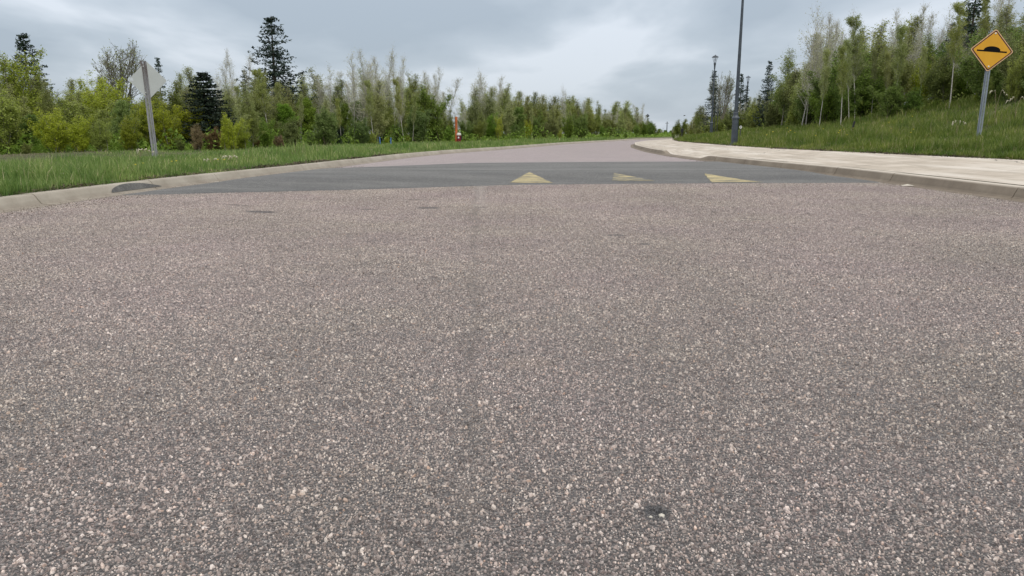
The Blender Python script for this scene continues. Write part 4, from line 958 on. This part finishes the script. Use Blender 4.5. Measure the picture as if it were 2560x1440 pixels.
# ---------------------------------------------------------------- lamp posts
def lamp(px, Y, label, ztop=5.95, sc=1.0):
    x, y, _ = spot(px, 330, Y); zb = ground_z(x, y) - .03; Ht = ztop - zb
    t = empty('lamp_post', (x, y, zb), label=label, cat='lamp post', group='tapered dark lamp posts along the grass bank')
    M = MATS['lamp_paint']; n = 8; r8 = R(22.5)
    MB().lathe([(.15, 0), (.15, .04), (.125, .07), (.108, .12), (.104, .85), (.104, .87)], n, rot=r8).build('base', M, t)
    MB().lathe([(.104, .87), (.128, .885), (.128, .915), (.10, .95), (.082, .985), (.078, 1.06), (.082, 1.075), (.07, 1.09)], n, rot=r8).build('collar', M, t)
    MB().lathe([(.062, 1.085), (.038, Ht - .92)], n, rot=r8).build('pole', M, t)
    MB().lathe([(.045, Ht - .92), (.056, Ht - .90), (.05, Ht - .86), (.062, Ht - .72), (.085, Ht - .60), (.085, Ht - .56), (.07, Ht - .53)], 10).build('capital', M, t)
    b = MB()
    for i in range(4):
        a = R(45 + 90 * i); c, s = math.cos(a), math.sin(a)
        b.tube([(.075 * c, .075 * s, Ht - .54), (.20 * c, .20 * s, Ht - .17)], [.010, .010], 5)
    lt = b.build('lantern_frame', M, t)
    MB().lathe([(.235, Ht - .175), (.235, Ht - .155), (.14, Ht - .09), (.04, Ht - .045), (.02, Ht - .03), (.032, Ht - .015), (.004, Ht)], 8, rot=r8).build('lantern_roof', M, t)
    MB().lathe([(.016, Ht - .56), (.016, Ht - .40), (.03, Ht - .38), (.034, Ht - .26), (.016, Ht - .22), (.016, Ht - .17)], 8).build('lamp_bulb', M, t)
    return t
lamp(1837, 25.0, 'tallest and nearest dark grey lamp post, its lantern cut off by the top', 5.95)
lamp(1778, 53.0, 'second dark grey lamp post with its whole lantern against the sky')
lamp(1862, 72.0, 'farthest and smallest lamp post, in front of a thin dark spruce')
x, y, z = spot(1619, 292, 150)
t = empty('lamp_post', (x, y, -.2), label='tiny distant lamp post poking above the far left wood', cat='lamp post')
MB().lathe([(.12, 0), (.06, z + .1)], 6).build('pole', MATS['lamp_paint'], t); MB().lathe([(.06, z + .1), (.34, z + .3), (.36, z + .45), (.05, z + .75)], 8).build('lantern', MATS['lamp_paint'], t)
x, y, z = spot(1668, 304, 190)
t = empty('utility_pole', (x, y, -.3), label='thin grey pole in the gap at the far end of the road', cat='pole')
MB().lathe([(.13, 0), (.09, z + .3)], 7).build('pole', MATS['dark_steel'], t); MB().box((0, 0, z - .1), (.9, .08, .08)).build('crossarm', MATS['dark_steel'], t)
# bird
x, y, z = spot(1711, 289, 80); b = MB()
b.lathe([(.005, -.12), (.035, -.06), (.04, .02), (.025, .09), (.004, .14)], 7)
b.add([(0, .02, -.05), (0, .02, .05), (-.16, .05, .0), (-.28, .0, -.04)], [(0, 1, 2), (0, 2, 3)]); b.add([(0, .02, -.05), (0, .02, .05), (.16, .05, .0), (.28, .0, -.04)], [(1, 0, 2), (2, 0, 3)])
o = b.build('bird', MATS['black_plastic']); o.location = (x, y, z); o.rotation_euler = (R(80), 0, R(70)); tag(o, 'small dark bird in the sky above the far end of the pavement', 'bird')

# ---------------------------------------------------------------- small things by the road
Y = 43.4; x, y, _ = spot(1141, 358, Y); zb = ground_z(x, y) - .1
o = MB().box((0, 0, 0), (.12, .12, 1)).build('orange_post', MATS['post_orange'], bevel=.012); hz_ = spot(1141, 292, Y)[2] - zb; o.scale = (1, 1, hz_); o.location = (x, y, zb + hz_ / 2); o.rotation_euler = (0, R(.5), .3)
tag(o, 'upright orange-brown wooden post beside the maroon bin', 'post')
Y = 43.0; x, y, _ = spot(1147.5, 358, Y); zb = ground_z(x, y) - .05; ht = spot(1148, 332, Y)[2] - zb
t = empty('litter_bin', (x, y, zb), .1, label='maroon litter bin with a cream domed lid at the orange post', cat='bin')
MB().lathe([(.10, 0), (.112, .03), (.124, ht * .74), (.128, ht * .76)], 16).build('body', MATS['bin_maroon'], t, smooth=False)
MB().lathe([(.130, ht * .765), (.134, ht * .78), (.132, ht * .84), (.112, ht * .94), (.064, ht * .99), (.01, ht)], 16).build('lid', MATS['bin_cream'], t, smooth=True)
MB().box((-.025, -.124, ht * .58), (.08, .012, .09)).build('label_plate', MATS['white_paint'], t)
MB().box((.15, 0, ht * .52), (.06, .10, .2)).build('side_hinge', MATS['black_plastic'], t)
for px, pt in ((951, 342), (977, 344)):
    Y = 40.5; x, y, _ = spot(px, 358, Y); zb = ground_z(x, y) - .05; ht = spot(px, pt, Y)[2] - zb
    b = MB().box((0, 0, ht / 2), (.05, .03, ht)); b.box((0, -.017, ht - .05), (.05, .004, .06))
    o = b.build('blue_stake', MATS['blue_paint'], bevel=.004); o.location = (x, y, zb); o.rotation_euler = (0, R(-4 if px == 951 else 2), 0)
    tag(o, 'short blue stake, %s of the pair at the wood edge' % ('left and slightly leaning one' if px == 951 else 'right and upright one'), 'stake')
Y = 23; x, y, _ = spot(2131, 318, Y); zb = ground_z(x, y) - .04; ht = spot(2135, 303, Y)[2] - zb
o = MB().tube([(0, 0, 0), (.025, 0, ht * .6), (.05, 0, ht * .98), (.052, 0, ht)], [.032, .032, .032, .024], 8).build('stub_post', MATS['black_plastic']); o.location = (x, y, zb)
tag(o, 'short black stub post leaning in the grass before the right wood', 'post')
Y = 46; x, y, _ = spot(1705, 335, Y); zb = ground_z(x, y) - .05; ht = spot(1705, 321, Y)[2] - zb
t = empty('litter_bin', (x, y, zb), label='small black box on a post beyond the bend of the pavement', cat='bin')
MB().box((0, 0, ht * .35), (.06, .06, ht * .7)).build('post', MATS['black_plastic'], t); MB().box((0, 0, ht * .82), (.15, .12, ht * .36)).build('box', MATS['black_plastic'], t, bevel=.01)
Y = 30; x, y, _ = spot(1851, 330, Y); zb = ground_z(x, y) - .05; zt = spot(1851, 314, Y)[2] - zb
t = empty('marker_disc', (x, y, zb), label='small round white marker with a black bar just right of the nearest lamp base', cat='marker')
MB().box((0, .02, zt / 2), (.03, .02, zt)).build('post', MATS['dark_steel'], t)
MB().prism([(.052 * math.cos(a), .062 * math.sin(a)) for a in np.linspace(0, 6.283, 17)[:-1]], -.004, .004).build('disc', MATS['white_paint'], t).location = (0, 0, zt - .06)
MB().box((.002, -.006, zt - .06), (.018, .002, .07)).build('black_bar', MATS['sign_black'], t)
Y = 56; x, y, _ = spot(1789, 325, Y); zb = ground_z(x, y); zt = spot(1789, 262, Y)[2] - zb; wd = .20
t = empty('steel_frame', (x, y, zb), label='tall narrow dark steel frame standing between the second lamp post and a leafless tree', cat='frame')
for s in (-1, 1): MB().box((s * wd / 2, 0, zt / 2), (.035, .035, zt)).build('leg', MATS['dark_steel'], t)
for zz in (zt - .018, zt - .36): MB().box((0, 0, zz), (wd - .04, .03, .035)).build('crossbar', MATS['dark_steel'], t)

# dried fronds bent over in the grass
def frond(px, py, Y, hgt, spread, n, seed, label):
    g = np.random.default_rng(seed); x, y, z = spot(px, py, Y); zb = ground_z(x, y); t = empty('dry_plant', (x, y, zb), label=label, cat='dead plant')
    top = z - zb
    for k in range(n):
        a = g.uniform(-1, 1) * 1.2 + (math.pi if k % 2 else 0); L = spread * g.uniform(.6, 1.2)
        st = [(0, 0, 0), (.01 * math.cos(a), 0, top * .5), (L * .35 * math.cos(a), L * .3 * math.sin(a), top * .95), (L * math.cos(a), L * .6 * math.sin(a), top * g.uniform(.7, .95))]
        MB().tube(st, [.005, .004, .004, .003], 4).build('stem', MATS['dead_stem'], t)
        for j in range(3):
            b = np.array(st[2]) * (1 - j / 2.5) + np.array(st[3]) * (j / 2.5); l = .10 * g.uniform(.7, 1.3); aa = a + g.normal(0, .7)
            d = np.array((math.cos(aa), math.sin(aa) * .5, 0)); w = np.array((-.4, .3, .5)) * .022
            p1 = b + d * l * .45 + (0, 0, .015); p2 = b + d * l * .75 - (0, 0, l * .6)
            MB().add([b, p1 + w, p2, p1 - w], [(0, 1, 2, 3)]).build('leaf', MATS['dead_leaf'], t)
frond(347, 372, 13.6, .3, .22, 3, 1, 'pale dried plant with drooping leaves just left of the sign post foot')
frond(142, 434, 9.6, .2, .14, 2, 2, 'pale bent dry stalk in the near grass at the far left')
frond(575, 390, 14.2, .25, .20, 4, 3, 'clump of pale dry stalks in the verge right of the sign post')
frond(530, 398, 13.6, .2, .10, 2, 4, 'tiny pale dry stalks nearer the kerb right of the sign post')
frond(10, 416, 11.5, .2, .16, 2, 5, 'pale dry stalks at the left border of the picture')
frond(2496, 222, 18.5, .5, .30, 2, 6, 'bent dry stalks on the bank behind the hump sign post')
frond(2545, 240, 18.0, .5, .25, 3, 7, 'pale curled dry stalks on the bank at the right border')
frond(2395, 300, 17.5, .3, .14, 2, 8, 'small dry stalks in the grass left of the hump sign post')
# dandelions
g = np.random.default_rng(4); b = MB()
for px, py, Y in [(430, 411, 12.0), (442, 413, 12.2), (358, 419, 11.4), (340, 426, 11.0), (562, 416, 13), (545, 404, 13)] + [(g.uniform(1900, 2300), g.uniform(315, 340), 17 + g.random() * 6) for _ in range(22)]:
    x, y, z = spot(px, py, Y); zg = ground_z(x, y)
    b.lathe([(.004, 0), (.016, .004), (.018, .010), (.006, .014)], 7, (x, y, max(z, zg + .12)))
tag(b.build('dandelions', MATS['dandelion_yellow']), 'tiny yellow dandelion heads scattered in the grass', 'flowers', kind='stuff')
# leaf scraps in the left gutter
b = MB(); x, y = -4.42 + .05, 11.55
b.add([(x - .10, y - .06, .012), (x + .0, y - .08, .03), (x + .10, y - .02, .014), (x + .06, y + .06, .03), (x - .06, y + .05, .016), (x, y, .045)], [(0, 1, 5), (1, 2, 5), (2, 3, 5), (3, 4, 5), (4, 0, 5)])
tag(b.build('dead_leaf', MATS['debris_brown']), 'curled brown dead leaf lying in the left gutter beside the hump', 'leaf')
b = MB(); x, y, _ = 5.28, 9.95, 0
b.add([(x - .09, y - .03, .008), (x + .08, y - .035, .012), (x + .10, y + .02, .01), (x - .06, y + .03, .012), (x, y, .03)], [(0, 1, 4), (1, 2, 4), (2, 3, 4), (3, 0, 4)])
tag(b.build('pale_scrap', MATS['pale_debris']), 'flat pale scrap lying in the right gutter just before the hump', 'litter')
